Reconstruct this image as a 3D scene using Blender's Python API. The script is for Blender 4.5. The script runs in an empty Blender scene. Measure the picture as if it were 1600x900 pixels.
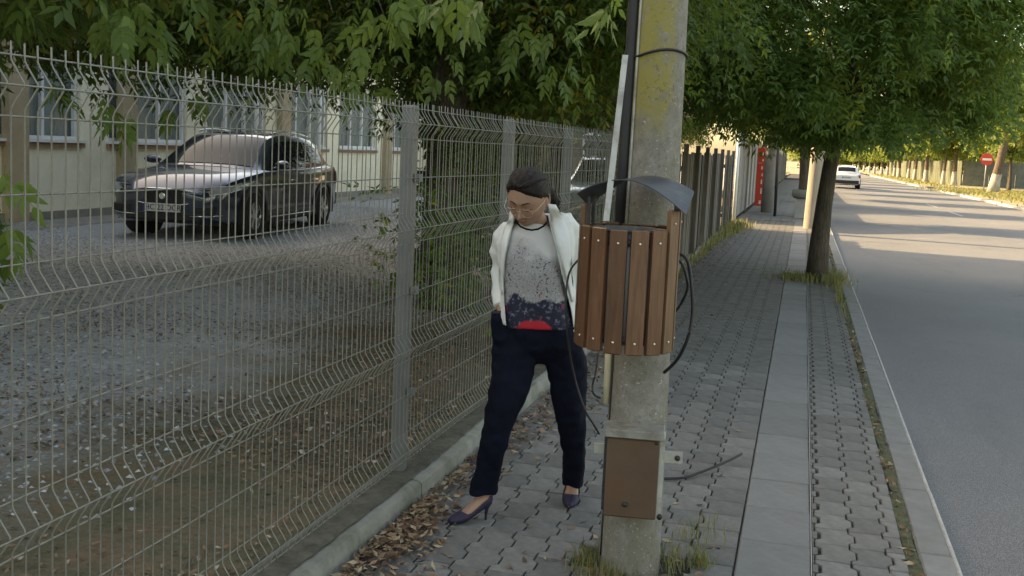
import bpy, bmesh, math, random
import numpy as np
from mathutils import Vector, Matrix
R = math.radians
random.seed(7); rng = np.random.default_rng(7)
sc = bpy.context.scene
COL = sc.collection

# ---------------------------------------------------------------- camera
F_PX, CX, CY, EYE = 1650.0, 800.0, 410.0, Vector((0, 0, 1.75))
RT = Vector((0.96284325, 0.26633183, 0.04472403)).normalized()
UP = Vector((-0.07154847, 0.09187867, 0.99319642)).normalized()
FW = Vector((-0.26041064, 0.95949240, -0.10752039)).normalized()
cd = bpy.data.cameras.new('camera'); cam = bpy.data.objects.new('camera', cd); COL.objects.link(cam)
cd.sensor_width = 36; cd.lens = 36 * F_PX / 1600; cd.shift_y = (CY - 450) / 1600
cd.clip_start = .05; cd.clip_end = 3000
cam.matrix_world = Matrix(((RT.x, UP.x, -FW.x, 0), (RT.y, UP.y, -FW.y, 0), (RT.z, UP.z, -FW.z, 1.75), (0, 0, 0, 1)))
sc.camera = cam
def P(u, v, d):
    "world point seen at photo pixel u,v at depth d (used only to read measurements off the photograph)"
    return EYE + RT * ((u - CX) / F_PX * d) - UP * ((v - CY) / F_PX * d) + FW * d

# ---------------------------------------------------------------- light
SUN_EL, SUN_AZ = 31.0, -79.0          # azimuth clockwise from +Y
w = bpy.data.worlds.new('World'); sc.world = w; w.use_nodes = True
nt = w.node_tree; bg = nt.nodes['Background']
sky = nt.nodes.new('ShaderNodeTexSky'); sky.sky_type = 'NISHITA'; sky.sun_disc = False
sky.sun_elevation = R(SUN_EL); sky.sun_rotation = R(SUN_AZ); sky.air_density = 1.0; sky.dust_density = 2.5; sky.ozone_density = 1.0
nt.links.new(sky.outputs[0], bg.inputs[0]); bg.inputs[1].default_value = 0.15
sl = bpy.data.lights.new('sun', 'SUN'); so = bpy.data.objects.new('sun', sl); COL.objects.link(so)
sl.energy = 3.2; sl.angle = R(.5); sl.color = (1, .85, .66)
sd = Vector((math.sin(R(SUN_AZ)) * math.cos(R(SUN_EL)), math.cos(R(SUN_AZ)) * math.cos(R(SUN_EL)), math.sin(R(SUN_EL))))
so.rotation_euler = sd.to_track_quat('Z', 'Y').to_euler()
sc.view_settings.view_transform = 'Standard'; sc.view_settings.look = 'None'
sc.view_settings.exposure = 2.0; sc.view_settings.gamma = 1
sc.view_settings.use_white_balance = True; sc.view_settings.white_balance_temperature = 9900; sc.view_settings.white_balance_tint = 10

# ---------------------------------------------------------------- materials
class N:
    def __init__(s, name):
        s.m = bpy.data.materials.new(name); s.m.use_nodes = True; s.t = s.m.node_tree
        s.b = s.t.nodes['Principled BSDF']; s._c = None
    def n(s, typ, **k):
        x = s.t.nodes.new(typ)
        for a, v in k.items(): setattr(x, a, v)
        return x
    def l(s, a, b): s.t.links.new(a, b)
    def coord(s, out='Object'):
        if s._c is None: s._c = s.n('ShaderNodeTexCoord')
        return s._c.outputs[out]
    def noise(s, scale, detail=4, rough=.55, stretch=None, out='Fac', src=None, dist=0):
        x = s.n('ShaderNodeTexNoise'); x.inputs['Scale'].default_value = scale
        x.inputs['Detail'].default_value = detail; x.inputs['Roughness'].default_value = rough; x.inputs['Distortion'].default_value = dist
        c = src or s.coord()
        if stretch:
            mp = s.n('ShaderNodeMapping'); mp.inputs['Scale'].default_value = stretch; s.l(c, mp.inputs[0]); c = mp.outputs[0]
        s.l(c, x.inputs['Vector']); return x.outputs[out]
    def ramp(s, fac, stops):
        r = s.n('ShaderNodeValToRGB'); e = r.color_ramp.elements
        while len(e) < len(stops): e.new(.5)
        for i, (p, c) in enumerate(stops):
            e[i].position = p
            e[i].color = (c, c, c, 1) if not hasattr(c, '__len__') else (*c, 1)
        s.l(fac, r.inputs[0]); return r.outputs[0]
    def mix(s, f, a, b, mode='MIX'):
        x = s.n('ShaderNodeMix', data_type='RGBA', blend_type=mode)
        for i, v in ((0, f), (6, a), (7, b)):
            if hasattr(v, 'links') or isinstance(v, bpy.types.NodeSocket): s.l(v, x.inputs[i])
            else: x.inputs[i].default_value = v if i == 0 else (*v, 1)
        return x.outputs[2]
    def math(s, op, a, b=0.0, c=None):
        x = s.n('ShaderNodeMath', operation=op)
        for i, v in enumerate((a, b) if c is None else (a, b, c)):
            if isinstance(v, bpy.types.NodeSocket): s.l(v, x.inputs[i])
            else: x.inputs[i].default_value = v
        return x.outputs[0]
    def sep(s, out='Object'):
        x = s.n('ShaderNodeSeparateXYZ'); s.l(s.coord(out), x.inputs[0]); return x.outputs
    def bump(s, h, strength=.3, dist=.01):
        x = s.n('ShaderNodeBump'); x.inputs['Strength'].default_value = strength; x.inputs['Distance'].default_value = dist
        s.l(h, x.inputs['Height']); s.l(x.outputs[0], s.b.inputs['Normal'])
    def col(s, c): 
        if isinstance(c, bpy.types.NodeSocket): s.l(c, s.b.inputs['Base Color'])
        else: s.b.inputs['Base Color'].default_value = (*c, 1)
    def set(s, **k):
        for a, v in k.items():
            s.b.inputs[{'rough': 'Roughness', 'metal': 'Metallic', 'spec': 'Specular IOR Level', 'coat': 'Coat Weight', 'trans': 'Transmission Weight',
                        'alpha': 'Alpha', 'sheen': 'Sheen Weight', 'sss': 'Subsurface Weight', 'ior': 'IOR', 'coatr': 'Coat Roughness'}[a]].default_value = v
        return s

def simple(name, c, rough=.6, metal=0., spec=.4, var=.25, scale=6, bscale=60, bump=.15, bdist=.003, rnd=0., stretch=None, coat=0, dirt=None):
    n = N(name); f = n.noise(scale, 6, .68, stretch)
    lo = tuple(x * (1 - var) for x in c); hi = tuple(min(1, x * (1 + var)) for x in c)
    cc = n.ramp(f, [(.3, lo), (.7, hi)])
    if dirt:
        f2 = n.noise(dirt[1], 6, .65); g = n.ramp(f2, [(.5, 0.), (.68, 1.)]); cc = n.mix(g, cc, dirt[0])
    if rnd:
        oi = n.n('ShaderNodeObjectInfo'); v = n.math('MULTIPLY_ADD', oi.outputs['Random'], rnd * 2, 1 - rnd)
        hs = n.n('ShaderNodeHueSaturation'); n.l(v, hs.inputs['Value']); n.l(cc, hs.inputs['Color']); cc = hs.outputs[0]
    n.col(cc)
    if bump: n.bump(n.noise(bscale, 4, .6, stretch), bump, bdist)
    n.set(rough=rough, metal=metal, spec=spec, coat=coat)
    return n.m

MT = {}
MT['paver'] = simple('paver_concrete', (.160, .155, .139), .85, var=.32, scale=9, bscale=140, bump=.5, bdist=.003, rnd=.2, dirt=((.12, .115, .10), 3.0))
MT['slab'] = simple('slab_concrete', (.190, .188, .174), .85, var=.16, scale=5, bscale=120, bump=.25, bdist=.002, rnd=.09, dirt=((.135, .132, .12), 2.3))
MT['kerb'] = simple('kerb_concrete', (.195, .193, .178), .85, var=.15, scale=7, bscale=120, bump=.3, bdist=.002, rnd=.06, dirt=((.16, .155, .14), 4))
MT['kerb_edge'] = simple('pale_lit_edge', (.40, .39, .36), .8, var=.2, scale=20, bscale=150)  # pale tone paints the kerb lip as a lit edge; other edging shares it
MT['base_wall'] = simple('fence_footing_concrete', (.22, .215, .185), .9, var=.3, scale=4, bscale=45, bump=.5, bdist=.008, dirt=((.12, .125, .085), 2.5))
MT['joint_soil'] = simple('joint_soil', (.045, .042, .034), .95, var=.5, scale=14, bscale=120, bump=.6, bdist=.004)
MT['ledge_dirt'] = simple('ledge_dirt', (.085, .08, .058), .95, var=.5, scale=12, bscale=90, bump=.8, bdist=.008)
MT['moss'] = simple('moss_soil', (.075, .08, .040), .95, var=.6, scale=18, bscale=140, bump=.8, bdist=.01)
def m_asphalt():
    n = N('asphalt'); a = n.noise(.35, 4, .6); b = n.noise(160, 2, .7); v = n.noise(2.2, 5, .7, (1, .25, 1))
    c = n.ramp(a, [(.3, (.082, .083, .084)), (.7, (.130, .130, .126))])
    c = n.mix(n.ramp(n.noise(55, 3, .8), [(.35, .6), (.55, 0.)]), c, (.085, .085, .085)); c = n.mix(n.ramp(b, [(.45, 0.), (.68, .7)]), c, (.36, .36, .35)); c = n.mix(n.ramp(v, [(.52, 0.), (.72, .35)]), c, (.10, .10, .10))
    vo = n.n('ShaderNodeTexVoronoi', feature='DISTANCE_TO_EDGE'); vo.inputs['Scale'].default_value = .22; ad = n.n('ShaderNodeVectorMath', operation='ADD'); sc2 = n.n('ShaderNodeVectorMath', operation='SCALE'); sc2.inputs['Scale'].default_value = 1.2
    n.l(n.noise(1.3, 5, .7, out='Color'), sc2.inputs[0]); n.l(n.coord(), ad.inputs[0]); n.l(sc2.outputs[0], ad.inputs[1]); n.l(ad.outputs[0], vo.inputs['Vector'])
    cr = n.math('MULTIPLY', n.ramp(vo.outputs['Distance'], [(.0015, 1.), (.005, 0.)]), n.ramp(n.noise(.5, 3), [(.5, 0.), (.6, .8)])); c = n.mix(cr, c, (.05, .05, .05))
    n.col(c); n.bump(b, .5, .004); n.set(rough=.8, spec=.35); return n.m
MT['asphalt'] = m_asphalt()
def m_yard():
    n = N('yard_ground'); s = n.sep('Object'); edge = n.noise(.8, 4, .6)
    x = n.math('ADD', s['X'], n.math('MULTIPLY', n.math('SUBTRACT', edge, .5), 3.2))
    g = n.n('ShaderNodeMapRange'); n.l(x, g.inputs[0]); g.inputs[1].default_value = -4.3; g.inputs[2].default_value = -3.1
    fine = n.noise(48, 4, .8); 
    vo = n.n('ShaderNodeTexVoronoi'); vo.inputs['Scale'].default_value = 26; n.l(n.coord(), vo.inputs['Vector'])
    sp = n.ramp(vo.outputs['Color'], [(.45, (.34, .34, .33)), (.8, (.44, .44, .43)), (.98, (.60, .60, .58))])
    grav = n.mix(.55, sp, n.ramp(fine, [(.35, (.28, .28, .272)), (.75, (.52, .52, .505))]))
    soil = n.ramp(n.noise(3.2, 6, .7), [(.32, (.10, .105, .052)), (.48, (.17, .145, .085)), (.66, (.26, .165, .095))])
    soil = n.mix(.45, soil, n.ramp(n.noise(30, 4, .8), [(.35, (.03, .028, .018)), (.7, (.13, .11, .075))]))
    n.col(n.mix(g.outputs[0], grav, soil)); n.bump(n.math('ADD', vo.outputs['Distance'], fine), .9, .018); n.set(rough=.92, spec=.25); return n.m
MT['yard'] = m_yard()
MT['wire'] = simple('galvanised_wire', (.21, .21, .18), .55, .35, var=.18, scale=30, bump=0)
MT['post'] = simple('galvanised_post', (.14, .148, .15), .5, .35, var=.2, scale=8, bscale=90, bump=.1, stretch=(4, 4, .6), dirt=((.17, .175, .17), 6))
def m_pole():
    n = N('lichen_concrete'); s = n.sep('Object')
    base = n.ramp(n.noise(22, 6, .75), [(.3, (.165, .157, .138)), (.7, (.285, .275, .245))])
    base = n.mix(n.ramp(n.noise(4.5, 6, .75, (1.2, 1.2, .4)), [(.40, 0.), (.62, .75)]), base, (.15, .135, .095))
    base = n.mix(n.ramp(n.noise(70, 3, .8), [(.55, 0.), (.68, .7)]), base, (.10, .095, .075)); base = n.mix(n.ramp(n.noise(95, 2, .6), [(.66, 0.), (.72, .6)]), base, (.60, .59, .55))
    mr = n.n('ShaderNodeMapRange'); n.l(s['Z'], mr.inputs[0]); mr.inputs[1].default_value = 1.8; mr.inputs[2].default_value = 1.95
    side = n.n('ShaderNodeMapRange'); n.l(n.math('ADD', s['X'], n.math('MULTIPLY', n.math('SUBTRACT', n.noise(9, 4, .7), .5), .16)), side.inputs[0]); side.inputs[1].default_value = .095; side.inputs[2].default_value = .055
    lic = n.math('MULTIPLY', n.math('MULTIPLY', n.ramp(n.noise(9, 6, .72), [(.37, 0.), (.52, 1.)]), mr.outputs[0]), side.outputs[0])
    c = n.mix(n.math('MULTIPLY', lic, .85), base, (.25, .22, .055))
    sp = n.ramp(n.noise(60, 3, .8), [(.56, 0.), (.64, 1.)]); patch = n.ramp(n.noise(6, 3, .5), [(.47, 0.), (.58, 1.)])
    c = n.mix(n.math('MULTIPLY', n.math('MULTIPLY', sp, patch), n.math('MULTIPLY', mr.outputs[0], .8)), c, (.09, .075, .035))
    n.col(c); n.bump(n.noise(110, 4, .7), .5, .004); n.set(rough=.9, spec=.25); return n.m
MT['pole'] = m_pole()
MT['far_pole'] = simple('weathered_pole', (.34, .29, .23), .85, var=.25, scale=5, bscale=30, stretch=(3, 3, .3))
MT['slat'] = simple('varnished_slat', (.112, .052, .026), .42, var=.38, scale=10, bscale=60, bump=.18, bdist=.002, rnd=.16, stretch=(6, 6, .5), coat=.15)
MT['slat_old'] = simple('faded_slat', (.14, .075, .038), .55, var=.35, scale=10, bscale=60, bump=.2, bdist=.002, rnd=.1, stretch=(6, 6, .5))
MT['bin_metal'] = simple('dark_metal', (.035, .038, .042), .5, .2, var=.35, scale=12, bscale=90, bump=.1)
MT['hood_metal'] = simple('bin_hood_metal', (.036, .042, .050), .48, .25, var=.35, scale=9, bscale=60, bump=.1, dirt=((.10, .105, .11), 7))
MT['drum'] = simple('galvanised_drum', (.16, .165, .165), .6, .3, var=.35, scale=6, stretch=(4, 4, .4), bump=.1)
MT['screw'] = simple('bright_screw', (.75, .70, .58), .3, .9, bump=0, var=.1)
MT['box_brown'] = simple('brown_paint', (.095, .056, .034), .5, var=.2, scale=4, bscale=70, bump=.08, dirt=((.105, .055, .03), 5))
MT['light_metal'] = simple('dull_aluminium', (.38, .38, .34), .5, .3, var=.2, scale=10, bscale=90, bump=.1, dirt=((.22, .21, .18), 8))
MT['cap_metal'] = simple('weathered_cap', (.24, .235, .205), .6, .2, var=.3, scale=12, bscale=70, bump=.15, dirt=((.12, .09, .06), 9))
MT['cream_pipe'] = simple('cream_pipe', (.52, .48, .34), .6, var=.2, scale=6, bump=.05)
MT['black'] = simple('black_rubber', (.014, .014, .016), .5, var=.2, bump=.05)
MT['black_strip'] = simple('black_channel', (.022, .024, .026), .55, var=.3, bump=.05)
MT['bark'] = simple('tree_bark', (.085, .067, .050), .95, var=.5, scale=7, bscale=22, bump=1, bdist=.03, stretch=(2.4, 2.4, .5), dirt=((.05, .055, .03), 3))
MT['bark_lit'] = simple('lit_brown_bark', (.17, .12, .082), .95, var=.45, scale=7, bscale=22, bump=1, bdist=.03, stretch=(2.4, 2.4, .5))  # lighter brown copy of the bark, its lit look held in the colour
def m_white_bark():
    n = N('whitewashed_bark'); s = n.sep('Object'); z = n.math('ADD', s['Z'], n.math('MULTIPLY', n.noise(6), .25))
    g = n.ramp(n.math('MULTIPLY', z, .5), [(.74, 1.), (.78, 0.)])
    bark = n.ramp(n.noise(8, 5, .7, (2, 2, .5)), [(.3, (.06, .045, .03)), (.7, (.16, .12, .085))])
    n.col(n.mix(g, bark, n.ramp(n.noise(5, 5, .7, (2, 2, .6)), [(.35, (.30, .27, .22)), (.65, (.50, .47, .40))]))); n.bump(n.noise(20, 4, .7, (2, 2, .5)), 1, .03); n.set(rough=.95); return n.m
MT['white_bark'] = m_white_bark()
def m_leaf(name, a, b, yellow=(.20, .17, .02), yamt=.06, tr=.4):
    n = N(name); at = n.n('ShaderNodeAttribute', attribute_name='tint')
    c = n.ramp(at.outputs['Fac'], [(0., a), (1 - yamt * 1.5, b), (1., yellow)])
    n.col(c); n.set(rough=.5, spec=.35)
    tb = n.n('ShaderNodeBsdfTranslucent'); mx = n.n('ShaderNodeMixShader'); out = n.t.nodes['Material Output']
    hs = n.n('ShaderNodeHueSaturation'); hs.inputs['Value'].default_value = 2.2; hs.inputs['Hue'].default_value = .48; n.l(c, hs.inputs['Color'])
    n.l(hs.outputs[0], tb.inputs[0]); mx.inputs[0].default_value = tr
    n.l(n.b.outputs[0], mx.inputs[1]); n.l(tb.outputs[0], mx.inputs[2]); n.l(mx.outputs[0], out.inputs[0]); return n.m
MT['leaf'] = m_leaf('maple_leaf', (.032, .064, .013), (.085, .145, .026))
MT['leaf_big'] = m_leaf('hanging_leaf', (.050, .092, .018), (.110, .175, .034), tr=.4)
MT['leaf_street'] = m_leaf('street_tree_leaf', (.050, .108, .030), (.120, .205, .045), (.16, .19, .03), .04, tr=.5)
MT['leaf_far'] = m_leaf('far_leaf', (.070, .115, .022), (.155, .200, .040))
MT['leaf_sunlit'] = m_leaf('sunlit_shrub_leaf', (.13, .16, .02), (.30, .30, .04))  # sunlight on the shrub is put into its yellow green leaf colour
MT['grass'] = m_leaf('grass_blade', (.07, .10, .03), (.16, .18, .06), (.28, .22, .09), .3)
def m_litter():
    n = N('dry_leaf'); at = n.n('ShaderNodeAttribute', attribute_name='tint')
    n.col(n.ramp(at.outputs['Fac'], [(0., (.075, .038, .020)), (.4, (.16, .09, .048)), (.75, (.27, .175, .10)), (1., (.38, .30, .19))])); n.set(rough=.8); return n.m
MT['litter'] = m_litter()
def m_litter2():
    n = N('rotting_leaf'); at = n.n('ShaderNodeAttribute', attribute_name='tint')
    n.col(n.ramp(at.outputs['Fac'], [(0., (.055, .042, .024)), (.5, (.125, .080, .045)), (.85, (.22, .125, .068)), (1., (.36, .32, .26))])); n.set(rough=.85); return n.m
MT['litter2'] = m_litter2()
def m_chip():
    n = N('gravel_chip'); at = n.n('ShaderNodeAttribute', attribute_name='tint')
    n.col(n.ramp(at.outputs['Fac'], [(0., (.20, .20, .195)), (.6, (.36, .36, .35)), (1., (.52, .52, .51))])); n.set(rough=.85); return n.m
MT['chip'] = m_chip()
MT['cream_wall'] = simple('cream_render', (.84, .78, .60), .9, var=.05, scale=1.2, bscale=80, bump=.1, dirt=((.70, .64, .48), 1.3))
MT['block'] = simple('pale_block_render', (.62, .61, .58), .9, var=.08, scale=.6, bump=.1)
MT['pilaster'] = simple('tan_pilaster', (.42, .33, .21), .85, var=.15, scale=2, bscale=60)
MT['plinth'] = simple('grey_plinth', (.26, .24, .20), .9, var=.2, scale=3)
MT['white_frame'] = simple('white_window_frame', (.72, .72, .70), .5, var=.05, bump=0)
MT['curtain'] = simple('net_curtain', (.68, .69, .67), .8, var=.25, scale=5, stretch=(3, 3, .3), bump=.2, bscale=20)
MT['sill_brown'] = simple('brown_sill', (.30, .19, .12), .7, var=.2)
def m_glass(name, c=(.02, .025, .03)):
    n = N(name); n.col(c); n.set(rough=.03, spec=.5, coat=0., ior=1.27); return n.m
MT['glass'] = m_glass('window_glass', (.10, .11, .11))
MT['car_glass'] = m_glass('car_glass', (.012, .015, .017))
def m_pane(name):
    n = N(name); tb = n.n('ShaderNodeBsdfTransparent'); tb.inputs[0].default_value = (.86, .89, .88, 1); mx = n.n('ShaderNodeMixShader'); mx.inputs[0].default_value = .16; n.col((.1, .1, .1)); n.set(rough=.03)
    n.l(tb.outputs[0], mx.inputs[1]); n.l(n.b.outputs[0], mx.inputs[2]); n.l(mx.outputs[0], n.t.nodes['Material Output'].inputs[0]); return n.m
MT['pane'] = m_pane('clear_pane')
def m_paint(name, c, metal=.3):
    n = N(name); n.col(c); n.set(rough=.28, metal=metal, coat=1.); n.b.inputs['Coat Roughness'].default_value = .03; n.b.inputs['Coat IOR'].default_value = 1.7; return n.m
MT['car_black'] = m_paint('black_blue_paint', (.022, .036, .070), .55)
MT['car_white'] = m_paint('white_paint', (.72, .73, .74), 0)
MT['car_silver'] = m_paint('silver_paint', (.45, .50, .56), .5)
MT['plastic'] = simple('car_plastic', (.02, .02, .021), .5, var=.1, bump=0)
MT['tyre'] = simple('tyre_rubber', (.018, .018, .018), .8, var=.1, bump=0)
MT['rim'] = simple('alloy_rim', (.55, .56, .57), .3, .8, var=.1, bump=0)
MT['chrome'] = simple('chrome', (.7, .71, .72), .15, 1, var=.03, bump=0)
MT['lamp_glass'] = m_glass('lamp_glass', (.33, .35, .37))
MT['tail'] = m_glass('tail_lamp', (.28, .01, .01))
MT['plate'] = simple('plate_white', (.55, .55, .55), .5, var=.03, bump=0)
MT['plate_blue'] = simple('plate_blue', (.03, .06, .3), .5, var=.03, bump=0)
MT['plate_ink'] = simple('plate_ink', (.02, .02, .02), .5, var=.03, bump=0)
MT['sign_red'] = simple('sign_red', (.55, .05, .03), .5, var=.06, bump=0)
MT['sign_white'] = simple('sign_white', (.70, .66, .58), .5, var=.06, bump=0)
MT['board'] = simple('weathered_board', (.145, .132, .112), .9, var=.35, scale=5, bscale=30, bump=.5, bdist=.006, rnd=.35, stretch=(5, 5, .4))
MT['concrete_panel'] = simple('grey_panel', (.30, .285, .265), .9, var=.2, scale=2, bscale=40, bump=.3, rnd=.2)
MT['dark_wall'] = simple('dark_panel', (.17, .18, .15), .9, var=.3, scale=1.5, bscale=20, rnd=.1)
MT['green_grey_panel'] = simple('dark_green_panel', (.085, .095, .06), .95, var=.4, scale=1.5, bscale=20, rnd=.15)  # darker and greener than the front panels, for the street side
MT['roof_tile'] = simple('terracotta', (.16, .12, .10), .85, var=.3, scale=8)
MT['brick_wall'] = simple('brown_brick', (.13, .105, .085), .9, var=.35, scale=14, bscale=30)
MT['verge'] = simple('verge_earth', (.26, .225, .15), .95, var=.3, scale=2.5, bscale=40, bump=.6, bdist=.02, dirt=((.11, .13, .045), .9))
MT['paint_line'] = simple('road_paint', (.36, .35, .33), .7, var=.3, scale=9, bump=.1)
# ---- woman
MT['hair'] = simple('dark_hair', (.012, .008, .006), .5, spec=.25, var=.6, scale=12, bscale=70, bump=.8, bdist=.006, stretch=(1, 6, 6))
def m_skin():
    n = N('skin'); at = n.n('ShaderNodeAttribute', attribute_name='blush')
    c = n.ramp(n.noise(25, 4, .6), [(.3, (.32, .185, .125)), (.7, (.38, .225, .158))])
    n.col(n.mix(at.outputs['Fac'], c, (.30, .10, .085))); n.set(rough=.5, spec=.4, sss=.08); n.b.inputs['Subsurface Radius'].default_value = (.012, .005, .003)
    n.b.inputs['Subsurface Scale'].default_value = .5; n.bump(n.noise(300, 3, .6), .12, .001); return n.m
MT['skin'] = m_skin()
def m_cloth(name, c, wr=.6, sc_=9, var=.06, rough=.85):
    n = N(name); n.col(n.ramp(n.noise(5, 4), [(.3, tuple(x * (1 - var) for x in c)), (.7, tuple(min(1, x * (1 + var)) for x in c))]))
    h = n.math('ADD', n.noise(sc_, 3, .5, (1.6, 1.6, .7), dist=1.2), n.math('MULTIPLY', n.noise(350, 2), .04)); n.bump(h, wr, .012); n.set(rough=rough, spec=.12, sheen=.0 if c[0] < .1 else .15); return n.m
MT['blazer'] = m_cloth('white_blazer_cloth', (.66, .675, .64), .6, 8)
MT['trousers'] = m_cloth('navy_trouser_cloth', (.0045, .006, .014), .9, 9, .3)
def m_shirt():
    n = N('printed_shirt'); s = n.sep('Object'); z = s['Z']
    wob = n.math('ADD', n.math('MULTIPLY', n.math('SUBTRACT', n.noise(9, 1, .4), .5), .22), n.math('MULTIPLY', n.math('SUBTRACT', n.noise(40, 4, .7), .5), .05))
    zz = n.math('ADD', z, wob)
    def band(lo, hi, src=zz):
        m = n.n('ShaderNodeMapRange'); n.l(src, m.inputs[0]); m.inputs[1].default_value = lo; m.inputs[2].default_value = hi; return m.outputs[0]
    white = n.ramp(n.noise(9), [(.3, (.52, .51, .48)), (.7, (.58, .57, .54))])
    vo = n.n('ShaderNodeTexVoronoi', feature='DISTANCE_TO_EDGE'); vo.inputs['Scale'].default_value = 85
    mp = n.n('ShaderNodeMapping'); n.l(n.noise(10, 3, .6, out='Color'), mp.inputs[0]); add = n.n('ShaderNodeVectorMath', operation='ADD'); n.l(n.coord(), add.inputs[0])
    scl = n.n('ShaderNodeVectorMath', operation='SCALE'); scl.inputs['Scale'].default_value = .12; n.l(mp.outputs[0], scl.inputs[0]); n.l(scl.outputs[0], add.inputs[1]); n.l(add.outputs[0], vo.inputs['Vector'])
    lines = n.ramp(vo.outputs['Distance'], [(.03, .6), (.09, 0.)])
    dots = n.ramp(n.noise(75, 2, .6), [(.60, 0.), (.66, 1.)])
    grey = n.mix(lines, (.34, .34, .33), (.12, .12, .13)); grey = n.mix(dots, grey, (.06, .055, .06))
    redd = n.ramp(n.noise(24, 1, .5, dist=2), [(.74, 0.), (.76, 1.)]); grey = n.mix(redd, grey, (.35, .03, .035))
    navy = n.mix(n.ramp(n.noise(45, 4, .7), [(.52, 0.), (.66, 1.)]), (.012, .014, .032), (.17, .18, .21))
    navy = n.mix(n.ramp(n.noise(16, 2, .5), [(.64, 0.), (.68, 1.)]), navy, (.20, .035, .06))
    g1 = band(SH1 + .03, SH1 - .045); g2 = band(SH2 + .008, SH2 - .008)
    c = n.mix(g1, white, grey); c = n.mix(g2, c, navy)
    rb = band(SH3 + .006, SH3 - .006, n.math('ADD', z, n.math('MULTIPLY', n.math('POWER', n.math('ABSOLUTE', n.math('MULTIPLY', n.math('ADD', s['X'], SHX), 9.5)), 4.), .12)))
    c = n.mix(rb, c, (.50, .02, .035)); n.col(c)
    n.bump(n.math('ADD', n.noise(7, 3, .5, dist=.8), n.math('MULTIPLY', n.noise(350, 2), .04)), .45, .012); n.set(rough=.7, spec=.3); return n.m

# ---------------------------------------------------------------- helpers
LOC = {}
def mesh(name, V, Fc, mats, mi=None, smooth=False, tint=None, attr='tint'):
    me = bpy.data.meshes.new(name)
    if isinstance(V, np.ndarray) and isinstance(Fc, np.ndarray):
        nv, nf, k = len(V), len(Fc), Fc.shape[1]
        me.vertices.add(nv); me.vertices.foreach_set('co', V.astype(np.float32).ravel())
        me.loops.add(nf * k); me.loops.foreach_set('vertex_index', Fc.astype(np.int32).ravel())
        me.polygons.add(nf); me.polygons.foreach_set('loop_start', np.arange(nf, dtype=np.int32) * k)
        try: me.polygons.foreach_set('loop_total', np.full(nf, k, dtype=np.int32))
        except Exception: pass
        me.update(calc_edges=True)
    else:
        me.from_pydata([tuple(v) for v in V], [], [tuple(f) for f in Fc])
    for m in (mats if isinstance(mats, (list, tuple)) else [mats]): me.materials.append(m)
    if mi is not None: me.polygons.foreach_set('material_index', np.array(mi, dtype=np.int32))
    if smooth: me.polygons.foreach_set('use_smooth', np.ones(len(me.polygons), dtype=bool))
    if tint is not None:
        a = me.attributes.new(attr, 'FLOAT', 'POINT'); a.data.foreach_set('value', np.asarray(tint, dtype=np.float32))
    me.update(); return me
def link(name, me, parent=None, loc=None, rz=0):
    o = bpy.data.objects.new(name, me); COL.objects.link(o)
    if parent is not None: o.parent = parent
    if loc is not None: o.location = loc
    if rz: o.rotation_euler = (0, 0, rz)
    return o
def tag(o, label=None, cat=None, group=None, kind=None):
    if label: o['label'] = label
    if cat: o['category'] = cat
    if group: o['group'] = group
    if kind: o['kind'] = kind
    return o
def thing(name, label, cat, loc=(0, 0, 0), rz=0, group=None):
    o = link(name, None, None, loc, rz); o.empty_display_size = .2
    return tag(o, label, cat, group)
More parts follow.
